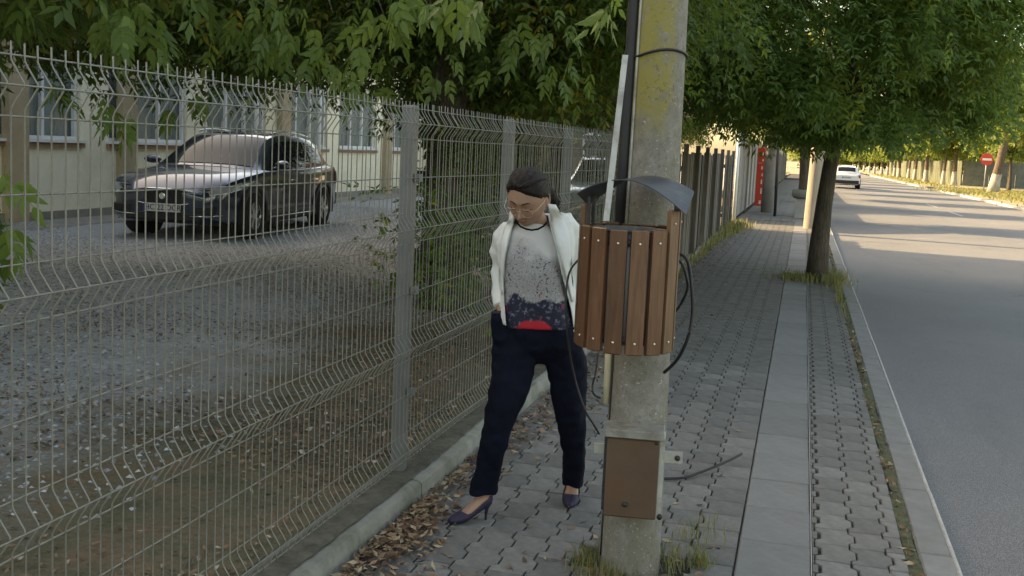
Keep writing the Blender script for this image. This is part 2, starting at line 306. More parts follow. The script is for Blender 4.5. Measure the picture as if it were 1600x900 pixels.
class MB:
    def __init__(s): s.V = []; s.F = []; s.M = []
    def add(s, V, Fc, m=0):
        b = len(s.V); s.V += [Vector(v) for v in V]; s.F += [tuple(i + b for i in f) for f in Fc]; s.M += [m] * len(Fc); return s
    def box(s, x0, x1, y0, y1, z0, z1, m=0, bev=0):
        if bev:
            b = bev; V = []
            for z, k in ((z0, b), (z0 + b, 0), (z1 - b, 0), (z1, b)):
                V += [(x0 + k, y0 + k, z), (x1 - k, y0 + k, z), (x1 - k, y1 - k, z), (x0 + k, y1 - k, z)]
            Fc = [(3, 2, 1, 0), (12, 13, 14, 15)]
            for r in range(3):
                for i in range(4): j = (i + 1) % 4; Fc.append((r * 4 + i, r * 4 + j, r * 4 + 4 + j, r * 4 + 4 + i))
            return s.add(V, Fc, m)
        V = [(x, y, z) for z in (z0, z1) for (x, y) in ((x0, y0), (x1, y0), (x1, y1), (x0, y1))]
        return s.add(V, [(3, 2, 1, 0), (4, 5, 6, 7), (0, 1, 5, 4), (1, 2, 6, 5), (2, 3, 7, 6), (3, 0, 4, 7)], m)
    def obox(s, p, ax, ay, az, m=0):
        "box from centre p and three half-axis vectors"
        p, ax, ay, az = map(Vector, (p, ax, ay, az))
        V = [p + ax * i + ay * j + az * k for k in (-1, 1) for (i, j) in ((-1, -1), (1, -1), (1, 1), (-1, 1))]
        return s.add(V, [(3, 2, 1, 0), (4, 5, 6, 7), (0, 1, 5, 4), (1, 2, 6, 5), (2, 3, 7, 6), (3, 0, 4, 7)], m)
    def loft(s, rings, m=0, cap=True, closed=True):
        n = len(rings[0]); V = [v for r in rings for v in r]; Fc = []
        for a in range(len(rings) - 1):
            for i in range(n if closed else n - 1):
                j = (i + 1) % n; Fc.append((a * n + i, a * n + j, (a + 1) * n + j, (a + 1) * n + i))
        if cap and closed: Fc.append(tuple(range(n))[::-1]); Fc.append(tuple((len(rings) - 1) * n + i for i in range(n)))
        return s.add(V, Fc, m)
    def tube(s, pts, r, n=8, m=0, ref=None):
        pts = [Vector(p) for p in pts]; rs = r if hasattr(r, '__len__') else [r] * len(pts); rings = []
        up = Vector(ref) if ref else Vector((0.13, .21, 1))
        for i, p in enumerate(pts):
            t = (pts[min(i + 1, len(pts) - 1)] - pts[max(i - 1, 0)]).normalized()
            a = t.cross(up)
            if a.length < .05: a = t.cross(Vector((1, .1, 0)))
            a.normalize(); b = t.cross(a); ra, rb = rs[i] if hasattr(rs[i], '__len__') else (rs[i], rs[i])
            rings.append([p + a * (math.cos(2 * math.pi * k / n) * ra) + b * (math.sin(2 * math.pi * k / n) * rb) for k in range(n)])
        return s.loft(rings, m)
    def lathe(s, prof, n=24, m=0, axis='z', c=(0, 0, 0)):
        c = Vector(c); rings = []
        for r, h in prof:
            ring = []
            for k in range(n):
                a = 2 * math.pi * k / n; q = (r * math.cos(a), r * math.sin(a), h) if axis == 'z' else (h, r * math.cos(a), r * math.sin(a))
                ring.append(c + Vector(q))
            rings.append(ring)
        return s.loft(rings, m, cap=False)
    def shift(s, d):
        d = Vector(d); s.V = [v - d for v in s.V]; return s
    def mesh(s, name, mats, smooth=False):
        return mesh(name, s.V, s.F, mats, s.M, smooth)
    def build(s, name, mats, parent=None, smooth=False, org=None):
        if org is not None: s.shift(org)
        return link(name, s.mesh(name, mats, smooth), parent)
def autosmooth(o, ang=40):
    me = o.data; me.polygons.foreach_set('use_smooth', np.ones(len(me.polygons), dtype=bool))
    bm = bmesh.new(); bm.from_mesh(me); bmesh.ops.remove_doubles(bm, verts=bm.verts, dist=1e-5); bmesh.ops.recalc_face_normals(bm, faces=bm.faces)
    for e in bm.edges:
        if len(e.link_faces) == 2 and e.calc_face_angle(0) > R(ang): e.smooth = False
    bm.to_mesh(me); bm.free(); return o
def apply_mods(o):
    bpy.context.view_layer.update()
    dg = bpy.context.evaluated_depsgraph_get(); me = bpy.data.meshes.new_from_object(o.evaluated_get(dg)); me.name = o.name
    o.modifiers.clear(); o.data = me; return o
def fixn(o):
    bm = bmesh.new(); bm.from_mesh(o.data); bmesh.ops.recalc_face_normals(bm, faces=bm.faces); bm.to_mesh(o.data); bm.free(); return o
def remesh(o, vox, smooth=2):
    fixn(o)
    m = o.modifiers.new('r', 'REMESH'); m.mode = 'VOXEL'; m.voxel_size = vox
    if smooth: s_ = o.modifiers.new('s', 'SMOOTH'); s_.iterations = smooth; s_.factor = .5
    apply_mods(o); o.data.polygons.foreach_set('use_smooth', np.ones(len(o.data.polygons), dtype=bool)); return o
def boolean(o, cutter, op='DIFFERENCE'):
    fixn(cutter); fixn(o); m = o.modifiers.new('b', 'BOOLEAN'); m.operation = op; m.solver = 'EXACT'; m.object = cutter; apply_mods(o)
    bpy.data.objects.remove(cutter); return o

# ================================================================ THE SETTING
def sheet(name, xs, ys, zf, m):
    V = np.array([(x, y, zf(x, y)) for y in ys for x in xs]); nx = len(xs)
    Fq = np.array([(j * nx + i, j * nx + i + 1, (j + 1) * nx + i + 1, (j + 1) * nx + i) for j in range(len(ys) - 1) for i in range(nx - 1)])
    o = link(name, mesh(name, V, Fq, MT[m], smooth=True)); return tag(o, kind='structure')
def yard_z(x, y):
    t = min(1, max(0, (-x - 2.2) / 5.0)); t = t * t * (3 - 2 * t); return .115 + .185 * t
def yz(x, y): return yard_z(x, y) + .035 * math.sin(x * 2.1 + y * .7) * math.sin(y * 1.3) * (1 if x < -2.3 else 0)
sheet('ground', [-900, 0, 900], [-60, 900, 2500], lambda x, y: -.35, 'verge')
sheet('yard_ground', list(np.linspace(-60, -9, 12)) + list(np.linspace(-8.7, -1.93, 34)), list(np.linspace(-12, 40, 140)) + [60, 160], yz, 'yard')
sheet('road', [.77, 5.5, 10.24], [-12, 20, 60, 120, 420], lambda x, y: -.12, 'asphalt')
sheet('side_street', [10.2, 60], [92.5, 99.5], lambda x, y: -.118, 'asphalt')
sheet('pavement_bed', [-1.95, -.6, .66], [-12, 0, 31.5, 150], lambda x, y: -.016, 'joint_soil')
sheet('right_verge', [10.42, 12, 14, 60], list(np.linspace(-12, 92, 14)), lambda x, y: .0 + (.05 if x > 11 else 0), 'verge')
sheet('far_verge', [10.42, 12, 14, 60], list(np.linspace(100, 400, 14)), lambda x, y: .0 + (.05 if x > 11 else 0), 'verge')

# sidewalk: interlocking pavers, cover slabs, kerb stones
side = thing('sidewalk', None, None); side['kind'] = 'structure'
PW, PL, TOOTH = .1565, .2150, .013
def jag(y):            # lateral offset of the interlocking edge
    t = (y / PL) % 1.0
    pts = [(0, -1), (.20, -1), (.30, 1), (.70, 1), (.80, -1), (1, -1)]
    for (a, b), (c, d) in zip(pts, pts[1:]):
        if t <= c: return TOOTH * (b + (d - b) * (t - a) / (c - a))
    return -TOOTH
def paver_mesh(w=PW, left=True, right=True):
    g = .0042; ys = [0, .20, .30, .70, .80, 1]; ring = []
    tt = [(.02, -1), (.20, -1), (.30, 1), (.70, 1), (.80, -1), (.98, -1)]
    for t, s_ in tt: ring.append((w / 2 + (TOOTH * s_ if right else 0) - g, t * PL))
    for t, s_ in tt[::-1]: ring.append((-w / 2 + (TOOTH * s_ if left else 0) + g, t * PL))
    cx_, cy_ = 0, PL / 2
    def ins(p, k): return (p[0] - math.copysign(k, p[0]), p[1] + (k if p[1] < cy_ else -k) * (1 if p[1] < .03 * PL or p[1] > .97 * PL else .0))
    lo = [(x, y, -.055) for x, y in ring]; mid = [(x, y, -.0045) for x, y in ring]; top = [(*ins(p, .0045), 0) for p in ring]
    n = len(ring); b = MB(); b.loft([[Vector(v) for v in r] for r in (lo, mid, top)], cap=False)
    # top: quads between left and right side points
    base = 2 * n; b.F += [(base + i, base + i + 1, base + n - 2 - i, base + n - 1 - i) for i in range(5)]; b.M += [0] * 5
    return b
pm = [paver_mesh() for _ in range(2)]
PME = pm[0].mesh('paver', MT['paver'])
PML = paver_mesh(.1925, True, False).mesh('paver', MT['paver']); PMR = paver_mesh(.073, True, False).mesh('paver', MT['paver'])
left_cols = [(-.205 - PW / 2 - k * PW) for k in range(10)]
right_cols = [.180 + PW / 2 + k * PW for k in range(2)] + [.180 + 2 * PW + .0365]
left_cols[0] = -.2655; PMESH = lambda x: PML if abs(x - left_cols[0]) < 1e-6 else (PMR if abs(x - right_cols[2]) < 1e-6 else PME)
rows = range(int(3.3 / PL), int(31.5 / PL))
cells = [(x, r * PL + ((k * 37) % 5) * 0) for r in rows for k, x in enumerate(left_cols + right_cols)]
cells = [c for c in cells if not ((c[0] + .605) ** 2 + (c[1] + .1 - 4.35) ** 2 < .2 ** 2)]
def vis(x, y):
    d = Vector((x, y, 0)) - EYE; z = d.dot(FW); u = CX + F_PX * d.dot(RT) / z; v = CY - F_PX * d.dot(UP) / z
    return 350 < u < 1700 and v < 960 and x > -1.74
cells = sorted([c for c in cells if vis(*c)], key=lambda c: c[1])
for i, (x, y) in enumerate(cells[:300]):
    o = link('paver', PMESH(x), side, (x, y, random.uniform(-.0022, .0022))); o.rotation_euler = (random.gauss(0, .006), random.gauss(0, .008), random.gauss(0, .004))
near_cells = [(x, r * PL) for r in range(3, int(4.6 / PL)) for x in left_cols + right_cols if x > -1.76 and (x, r * PL) not in cells and (x + .605) ** 2 + (r * PL + .1 - 4.35) ** 2 > .2 ** 2]
B = MB(); pv = PME.vertices; PV = np.array([v.co[:] for v in pv]); PF = [tuple(p.vertices) for p in PME.polygons]
PVs = {m_.as_pointer(): np.array([v.co[:] for v in m_.vertices]) for m_ in (PME, PML, PMR)}
for (x, y) in cells[300:] + near_cells: B.add(PVs[PMESH(x).as_pointer()] + np.array([x, y, random.uniform(-.002, .002)]), PF)
far = B.build('far_paver', MT['paver'], side); tag(far, kind='stuff')
# half blocks along the slab and along the kerb
hb = MB()
for r in range(3, int(31.5 / PL)):
    y = r * PL
    hb.box(.158, .176 - TOOTH + .002, y + .004, y + PL * .24, -.05, -.001); hb.box(.158, .176 + TOOTH - .008, y + PL * .3, y + PL * .7, -.05, 0); hb.box(.158, .176 - TOOTH + .002, y + PL * .76, y + PL - .004, -.05, -.001)
tag(hb.build('edge_paver', MT['paver'], side), kind='stuff')
y = .85
slabm = {}
for L in (.495, .5): 
    slabm[L] = MB().box(-.166, .149, .005, L - .004, -.06, 0, bev=.006).mesh('cover_slab', MT['slab'])
k = 0
while y < 31.5:
    L = random.choice((.495, .5)); o = link('cover_slab', slabm[L], side, (0, y, random.uniform(-.002, .003))); o.rotation_euler = (random.gauss(0, .004), random.gauss(0, .004), random.gauss(0, .002))
    y += L + (.02 if k == 3 else 0); k += 1
tag(MB().box(.151, .1545, .85, 30, -.05, .003).build('slab_edging', MT['kerb_edge'], side))
# crossing strip and the walk further on
cr = MB()
for i in range(8):
    for j in range(9): cr.box(-1.8 + i * .31, -1.8 + i * .31 + .30, 31.6 + j * .31, 31.6 + j * .31 + .3, -.06, .004)
for i in range(8):
    for j in range(130): cr.box(-1.75 + i * .30, -1.75 + i * .30 + .292, 34.5 + j * .5, 34.5 + j * .5 + .49, -.05, .0 if j > 1 else .01)
tag(cr.build('far_pavement_tile', MT['slab'], side), kind='stuff')
kerb = thing('kerb', None, None); kerb['kind'] = 'structure'
y = 0.0; KM = MB().box(.625, .772, .004, .992, -.3, .0, bev=.010).mesh('kerb_stone', MT['kerb']); KE = MB().box(.7695, .789, .004, .992, -.125, -.002, bev=.006).mesh('kerb_lip', MT['kerb_edge'])  # lip's pale colour stands for light catching the kerb edge
while y < 110:
    o = link('kerb_stone', KM, kerb, (0, y, random.uniform(-.002, .003))); o.rotation_euler = (random.gauss(0, .0015), 0, random.gauss(0, .0015))
    e = link('kerb_lip', KE, kerb, (random.uniform(-.002, .002), y, 0)); y += 1.0
KR = MB().box(10.2, 10.40, .005, .99, -.3, .0, bev=.02).mesh('kerb_stone', MT['kerb_edge'])
for y in range(40, 90): link('kerb_stone', KR, kerb, (random.uniform(-.01, .01), y, random.uniform(-.01, .01)))
for y in range(102, 180): link('kerb_stone', KR, kerb, (random.uniform(-.01, .01), y, random.uniform(-.01, .01)))
for i in range(6):                                                   # curved corners into the side street
    for (yy, sg) in ((90, 1), (102, -1)):
        a = i * 15
        if yy == 90: link('kerb_stone', MB().obox((0, 0, -.15), (.09, 0, 0), (0, .34, 0), (0, 0, .15)).mesh('kerb_stone', MT['kerb_edge']), kerb, (10.3 + 2.5 * (1 - math.cos(R(a + 7))), 90 + 2.5 * math.sin(R(a + 7)), 0), -R(a + 7))
        else: link('kerb_stone', MB().obox((0, 0, -.15), (.09, 0, 0), (0, .34, 0), (0, 0, .15)).mesh('kerb_stone', MT['kerb_edge']), kerb, (10.3 + 2.5 * (1 - math.cos(R(a + 7))), 102 - 2.5 * math.sin(R(a + 7)), 0), R(a + 7))
mo = MB()
ys = np.linspace(.6, 31, 160)
mo.add([(x + .012 * math.sin(y * 7 + x * 40) + .006 * math.sin(y * 31), y, -.006 + (.004 if 0 < i < 3 else 0)) for y in ys for i, x in enumerate((.560, .580, .605, .630))], [(j * 4 + i, j * 4 + i + 1, j * 4 + 5 + i, j * 4 + 4 + i) for j in range(159) for i in range(3)])
tag(mo.build('moss_strip', MT['moss'], None, True), kind='structure')
MKL = MB()
for (x, y0, y1) in ((6.1, 44.5, 48.6), (6.1, 53.0, 57.5)):
    MKL.add([(x - .06, y0, -.116), (x + .06, y0, -.116), (x + .06, y1, -.116), (x - .06, y1, -.116)], [(0, 1, 2, 3)])
tag(MKL.build('road_marking', MT['paint_line']), kind='structure')

# ================================================================ MESH FENCE
FX = -1.80
folds = [1.845, 1.345, .768, .255]
fence = thing('mesh_fence', 'long galvanised wire mesh fence with folded panels on a low concrete footing', 'fence', (FX, 1.5, 0))
def wire_pts():
    p = [(0, 1.945)]
    for z in folds: p += [(0, z + .060), (.006, z + .048), (.036, z + .004), (.036, z - .004), (.006, z - .048), (0, z - .060)]
    p += [(0, .175)]; return p
WP = wire_pts()
WM = MB().tube([(x, 0, z) for x, z in WP], .0024, 5, ref=(0, 1, 0)).mesh('vertical_wire', MT['wire'], True)
posts = [-.9, 1.62, 4.86, 6.65, 8.44, 10.35, 12.3, 14.3]
nw = 0; stuffw = MB()
for a, b in zip(posts, posts[1:]):
    if b < 1.7: continue
    pan = link('mesh_panel', None, fence, (0, a - 1.5, 0)); pan.empty_display_size = .1
    n = int((b - a) / .049); ph = []
    for i in range(n):
        y = (i + .5) * (b - a) / n; nw += 1
        o = link('vertical_wire', WM, pan, (random.gauss(0, .0012), y, random.gauss(0, .002))); o.rotation_euler = (random.gauss(0, .0012), random.gauss(0, .0014), random.gauss(0, .04))
    for z in folds:
        for dz, dx in ((.072, -.0055), (0, .0415), (-.072, -.0055)): ph.append((z + dz, dx))
    ph += [(1.585, -.0055), (1.03, -.0055), (.52, -.0055)]
    for z, dx in ph:
        pts = [(dx + .002 * math.sin(t * 3 + z * 9), t, z + .002 * math.sin(t * 2.2 + z * 5)) for t in np.linspace(0.0, b - a, 9)]
        MB().tube(pts, .0026, 5).build('horizontal_wire', MT['wire'], pan, True)
for y in posts:
    p = MB(); p.box(-.095, -.030, y - 1.5 - .030, y - 1.5 + .030, .1, 1.935, bev=.006)
    o = p.build('fence_post', MT['post'], fence)
    for z in (.52, 1.03, 1.585): MB().box(-.03, .004, y - 1.5 - .018, y - 1.5 + .018, z - .02, z + .02, bev=.003).build('clip', MT['post'], o)
# footing: cast sections with joints
y = -1.0
while y < 26.5:
    L = 1.92; b = MB(); N_ = 10; rings = []
    for k in range(N_ + 1):
        yy = y - 1.5 + .006 + (L - .012) * k / N_; q = .004 * math.sin(yy * 2.1) + random.uniform(-.002, .002)
        rings.append([Vector(v) for v in ((-.16, yy, -.1), (.105, yy, -.1), (.100 + q, yy, .02), (.094 + q, yy, .088 + q), (.080, yy, .104), (-.02, yy, .110 + q), (-.16, yy, .106))])
    b.loft(rings); o = b.build('footing_section', MT['base_wall'], fence); autosmooth(o, 50); y += L
dm = MB(); ys_ = np.arange(-1.4, 27, .05); dd = []
for q in ys_:
    dd += [(-.10, q, .116), (.01, q, .121), (.040 + random.uniform(-.005, .005) + .010 * math.sin(q * 2.3), q, .1135)]
dm.add(dd, [(i * 3 + k, i * 3 + k + 1, i * 3 + k + 4, i * 3 + k + 3) for i in range(len(ys_) - 1) for k in (0, 1)]); dm.build('dirt_layer', MT['ledge_dirt'], fence, True)

# ================================================================ BOARD FENCE further along
bf = thing('board_fence', 'weathered upright board fence continuing beyond the wire mesh fence', 'fence', (-1.80, 14.4, 0))
bm_ = [MB().box(-.012, .012, .004, .140, .11, 1.80 + h, bev=.003).mesh('board', MT['board']) for h in (0, .02, -.03)]
y = 0; k = 0
while y < 12.8:
    link('board', random.choice(bm_), bf, (random.uniform(-.02, .03), y, random.uniform(-.02, .02)), random.gauss(0, .05)); y += .15
for y in np.arange(0, 12.9, 1.83): MB().box(.02, .09, y - .04, y + .04, .0, 1.93, bev=.005).build('fence_post', MT['board'], bf)
for z in (.4, 1.55): MB().box(-.06, -.015, 0, 12.9, z - .04, z + .04).build('rail', MT['board'], bf)
# gate post & grey panel fence beyond the crossing
MBp = MB().lathe([(0.0, 0), (.045, 0), (.045, 2.35), (0, 2.38)], 12); gp = MBp.build('white_gate_post', MT['white_frame'], None, True); gp.location = (-1.66, 27.6, 0)
tag(gp, 'slim pale metal post where the board fence ends at the crossing', 'post')
pf = thing('panel_fence', 'tall grey concrete panel fence beyond the brick crossing', 'fence', (-1.9, 31.6, 0))
pmesh = MB().box(-.04, .04, .08, 2.32, .02, 2.25, bev=.01).mesh('panel', MT['concrete_panel']); pm2 = MB().box(-.07, .10, -.08, .08, 0, 2.4, bev=.015).mesh('fence_post', MT['concrete_panel'])
for i in range(34):
    link('panel', pmesh, pf, (0, i * 2.4, 0)); link('fence_post', pm2, pf, (0, i * 2.4, random.uniform(-.05, .15)))
rb = thing('red_panel', 'narrow tall red sheet panel with worn white marks standing by the grey fence', 'panel', (-1.52, 39.0, 0))
MB().box(-.13, .13, -.015, .015, .08, 2.17, bev=.004).build('sheet', MT['sign_red'], rb)
mk = MB()
for (x, z, w_, h_) in ((.06, 1.95, .05, .10), (.07, 1.72, .06, .08), (-.02, 1.62, .16, .012), (.05, 1.45, .05, .11), (.07, 1.2, .045, .10), (.06, .95, .05, .16), (.07, .62, .05, .2), (.05, .22, .08, .12)):
    mk.add([(x - w_ / 2, -.018, z - h_ / 2), (x + w_ / 2, -.018, z - h_ / 2), (x + w_ * .4, -.018, z + h_ / 2), (x - w_ * .35, -.018, z + h_ / 2)], [(0, 1, 2, 3)])
mk.build('worn_mark', MT['sign_white'], rb)
o = MB().lathe([(0, 0), (.2, 0), (.165, 2.6), (.15, 3.2), (0, 3.2)], 16).build('concrete_post', MT['concrete_panel'], None, True); o.location = (-1.12, 36.3, 0)
tag(o, 'short thick grey concrete post beside the far walk, right of the red panel', 'post')
o = MB().lathe([(0, 0), (.045, 0), (.04, 3.1), (0, 3.1)], 10).build('thin_pole', MT['bin_metal'], None, True); o.location = (-.79, 33.9, 0); o.rotation_euler = (0, R(-1.0), 0)
tag(o, 'thin dark metal pole standing at the crossing in front of the grey post', 'pole')

# ================================================================ CONCRETE POLE with bin, box, cables
PX, PY = -.605, 4.36
pole = thing('utility_pole', 'thick concrete utility pole spotted with yellow lichen, carrying the slatted bin', 'utility pole', (PX, PY, 0))
prof = [(.001, -.3), (.131, -.3), (.131, 0)] + [(.131 - .0105 * z, z) for z in np.linspace(.2, 8.5, 42)] + [(.001, 8.5)]
b = MB().lathe(prof, 40); b.build('shaft', MT['pole'], pole, True)
# recessed black channel + pale lath on the left flank (as seen), the cream conduit below the bin, the wire band
def polept(ang, z, r): a = R(ang); return Vector((math.sin(a) * r, -math.cos(a) * r, z))
rr = lambda z: .131 - .0105 * z
b = MB()
for z0, z1 in ((1.2, 7.5),): b.tube([polept(-62, z, rr(z) + .008) for z in np.linspace(z0, z1, 12)], .026, 10)
b.build('cable_channel', MT['black_strip'], pole, True)
b = MB().tube([polept(-40, z, rr(z) + .004) for z in np.linspace(1.2, 7.5, 12)], .005, 6); b.build('thin_wire', MT['light_metal'], pole, True)
PL0 = Vector((PX, PY, 0)); la, lb = P(947, 345, 3.90) - PL0, P(977, 86, 4.10) - PL0
ax = (lb - la).normalized(); b = MB().obox((la + lb) / 2, (.0105, .003, 0), (-.002, .007, 0), (lb - la) / 2); autosmooth(b.build('pale_lath', MT['light_metal'], pole), 30)
b = MB(); z = 2.14
pts = [polept(t, z + .012 * math.sin(R(t * 2 + 40)) + .022 * (t + 90) / 180, rr(z) + .005 + (.03 if t < -80 else 0)) for t in range(-110, 120, 8)]
b.tube(pts, .0055, 7); b.build('wire_band', MT['black'], pole, True)
b = MB().tube([(-.128, -.045, .70), (-.128, -.045, 1.02)], .0165, 12); b.build('cream_conduit', MT['cream_pipe'], pole, True)
b = MB().tube([polept(-58, z, rr(z) + .002) for z in np.linspace(.05, 1.02, 6)], .004, 6); b.build('cable_channel', MT['black_strip'], pole, True)

# electrical box
box = thing('electrical_box', 'brown painted metal box with a pale top cap strapped low on the concrete pole', 'electrical box', (PX, PY, 0))
def T(v, yaw=7, tilt=0.0):
    v = Vector(v); a = R(yaw); return Vector((v.x * math.cos(a) - v.y * math.sin(a), v.x * math.sin(a) + v.y * math.cos(a), v.z))
BY = -.245; bx0, bx1 = -.104, .104
def boxo(name, x0, x1, y0, y1, z0, z1, m, bev=.004, par=None, sm=False):
    b = MB().box(x0, x1, y0, y1, z0, z1, bev=bev); b.V = [T(v) + Vector((-.006, 0, -.014)) for v in b.V]; return b.build(name, MT[m], par or box)
boxo('case', bx0 - .012, bx1 - .004, -.225, -.11, .32, .65, 'bin_metal'); boxo('door', bx0, bx1, -.243, -.224, .302, .626, 'box_brown', .006)
boxo('door_frame', bx1 + .002, bx1 + .022, -.235, -.12, .30, .64, 'light_metal', .003); boxo('top_cap', bx0 - .010, bx1 + .018, -.250, -.10, .630, .664, 'cap_metal', .004)
boxo('mounting_arm', bx1 + .020, bx1 + .095, -.20, -.192, .530, .580, 'light_metal', .002); boxo('mounting_arm', bx0 - .055, bx0 - .010, -.17, -.162, .535, .58, 'light_metal', .002)
for (x, z) in ((bx1 + .075, .556),): 
    c = T((x, -.204, z)) + Vector((-.006, 0, -.014)); MB().lathe([(0, -.004), (.011, -.004), (.011, .004), (0, .004)], 10, axis='x').shift((0, 0, 0)); 
    m = MB().tube([c, c + Vector((0, -.008, 0))], .011, 12); m.build('bolt', MT['bin_metal'], box, True)
c = T((-.025, -.244, .345)); MB().tube([c, c + Vector((0, -.010, 0))], .010, 12).build('lock', MT['bin_metal'], box, True)
c = T((bx1 + .012, -.237, .305)); MB().tube([c, c + Vector((0, -.012, 0))], .011, 10).build('bolt', MT['black'], box, True)
c = T((bx1 - .018, -.244, .606)); MB().tube([c, c + Vector((0, -.006, 0))], .006, 10).build('bolt', MT['black'], box, True)

# litter bin
CXB, CYB, RB = -.628, 4.015, .1830
lb_ = thing('litter_bin', 'round street litter bin with brown wooden slats under a curved metal hood on the pole', 'litter bin', (CXB, CYB, 1.008))
def slat(ang, z0, z1, m, wdt=.064, th=.018):
    a = R(ang); c = Vector((math.sin(a) * RB, -math.cos(a) * RB, 0)); rx = Vector((math.cos(a), math.sin(a), 0)); ry = Vector((-math.sin(a), math.cos(a), 0))
    b = MB(); b.box(-wdt / 2, wdt / 2, -th / 2, th / 2, z0, z1, bev=.004)
    b.V = [c + rx * v.x + ry * v.y + Vector((0, 0, v.z)) for v in b.V]; s_ = b.build('slat', MT[m], lb_)
    for z in (z0 + .045, z1 - .050):
        q = c - ry * (th / 2 + .0005); d = Vector((0, 0, z)); MB().tube([q + d, q + d - ry * .0035], [.0052, .0038], 10).build('screw', MT['screw'], s_, True)
H0, H1 = .0, .465
for k in range(15):
    ang = -3 + (k - 7) * 24
    inner = -100 < ang < 100
    z1 = H1 + (.075 if 62 < abs(ang) < 104 and ang not in (-75,) else .0) + random.uniform(-.004, .004); z0 = H0 + random.uniform(-.006, .006)
    slat(ang, z0, z1, 'slat' if abs(ang + 8) < 75 else 'slat_old')
b = MB().lathe([(0, .03), (RB - .020, .03), (RB - .014, .034), (RB - .014, .452), (RB - .020, .455), (RB - .024, .45), (RB - .026, .06), (0, .06)], 40); b.build('inner_drum', MT['drum'], lb_, True)
for z in (.05, .415): MB().lathe([(RB - .0135, z - .014), (RB - .0095, z - .014), (RB - .0095, z + .014), (RB - .0135, z + .014)], 40).build('hoop', MT['bin_metal'], lb_, True)
b = MB().lathe([(RB - .016, .452), (RB + .003, .452), (RB + .003, .460), (RB - .016, .460)], 40); b.build('rim', MT['black'], lb_, True)
# hood: curved sheet, arched left-right, held on two stays
b = MB(); nu, nv = 20, 8; HV = []
for lay in (0, .004):
    for j in range(nv + 1):
        for i in range(nu + 1):
            t = -1 + 2 * i / nu; q = -1 + 2 * j / nv
            x = t * .208; z = .650 - .088 * (abs(t) ** 1.8) + .006 * q + .034 * t * q - lay; yy = q * (.140 - .02 * t * t) + .030; x += .012
            HV.append((x, yy, z + .004 * t))
Wn = nu + 1; S0 = (nv + 1) * Wn; Fh = []
for j in range(nv):
    for i in range(nu): q = j * Wn + i; Fh += [(q, q + 1, q + Wn + 1, q + Wn), (S0 + q + Wn, S0 + q + Wn + 1, S0 + q + 1, S0 + q)]
for i in range(nu): Fh += [(i + 1, i, S0 + i, S0 + i + 1), (nv * Wn + i, nv * Wn + i + 1, S0 + nv * Wn + i + 1, S0 + nv * Wn + i)]
for j in range(nv): Fh += [(j * Wn, (j + 1) * Wn, S0 + (j + 1) * Wn, S0 + j * Wn), ((j + 1) * Wn - 1 + Wn, (j + 1) * Wn - 1, S0 + (j + 1) * Wn - 1, S0 + (j + 1) * Wn - 1 + Wn)]
b.add(HV, Fh); autosmooth(b.build('hood', MT['hood_metal'], lb_), 40)
for x, y in ((-.160, -.02), (.172, -.02), (-.160, .08), (.172, .08)): MB().box(x - .005, x + .005, y - .008, y + .008, .40, .570).build('stay', MT['bin_metal'], lb_)
MB().box(-.06, .06, .15, .215, .10, .16).build('bracket', MT['bin_metal'], lb_); MB().box(-.06, .06, .15, .215, .33, .39).build('bracket', MT['bin_metal'], lb_)

def cable(name, label, pts, r=.006, m='black'):
    # Catmull-Rom through the points
    P_ = [Vector(p) for p in pts]; Q = []
    for i in range(len(P_) - 1):
        a, b_, c, d = P_[max(i - 1, 0)], P_[i], P_[i + 1], P_[min(i + 2, len(P_) - 1)]
        for t in np.linspace(0, 1, 9)[:-1]: Q.append(.5 * ((2 * b_) + (c - a) * t + (2 * a - 5 * b_ + 4 * c - d) * t * t + (3 * b_ - a - 3 * c + d) * t ** 3))
    Q.append(P_[-1]); o = MB().tube(Q, r, 8).build(name, MT[m], None, True); return tag(o, label, 'cable')
cable('cable', 'black cable looping left of the bin and running down to the brown box', [P(912, 398, 4.15), P(890, 425, 4.05), P(884, 475, 4.02), P(888, 535, 4.05), P(898, 590, 4.1), P(914, 640, 4.1), P(928, 664, 4.14), P(936, 678, 4.2)], .0042)
cable('cable', 'thick black cable hanging in a wide loop on the right side of the bin', [P(1050, 392, 4.3), P(1072, 404, 4.2), P(1080, 440, 4.15), P(1082, 490, 4.15), P(1074, 530, 4.15), P(1058, 562, 4.2), P(1038, 582, 4.3)], .0068)
cable('cable', 'shorter black cable loop tucked inside the larger loop right of the bin', [P(1050, 400, 4.3), P(1064, 410, 4.25), P(1072, 430, 4.2), P(1074, 452, 4.22), P(1062, 478, 4.3), P(1050, 492, 4.4)], .0055)
cable('cable', 'thin black cable curling beside the cream conduit under the bin', [P(934, 552, 4.3), P(931, 580, 4.25), P(926, 602, 4.25), P(928, 616, 4.25), P(938, 622, 4.3)], .004)
def G(u, v, z=0):
    r = RT * ((u - CX) / F_PX) - UP * ((v - CY) / F_PX) + FW; t = (z - 1.75) / r.z; return EYE + r * t
g0 = [G(1036, 748, .012), G(1070, 746, .012), G(1094, 738, .02), G(1120, 728, .035), G(1142, 718, .045), G(1159, 709, .05)]
cable('cable', 'cut end of a black cable lying on the pavers right of the pole', g0, .0072)

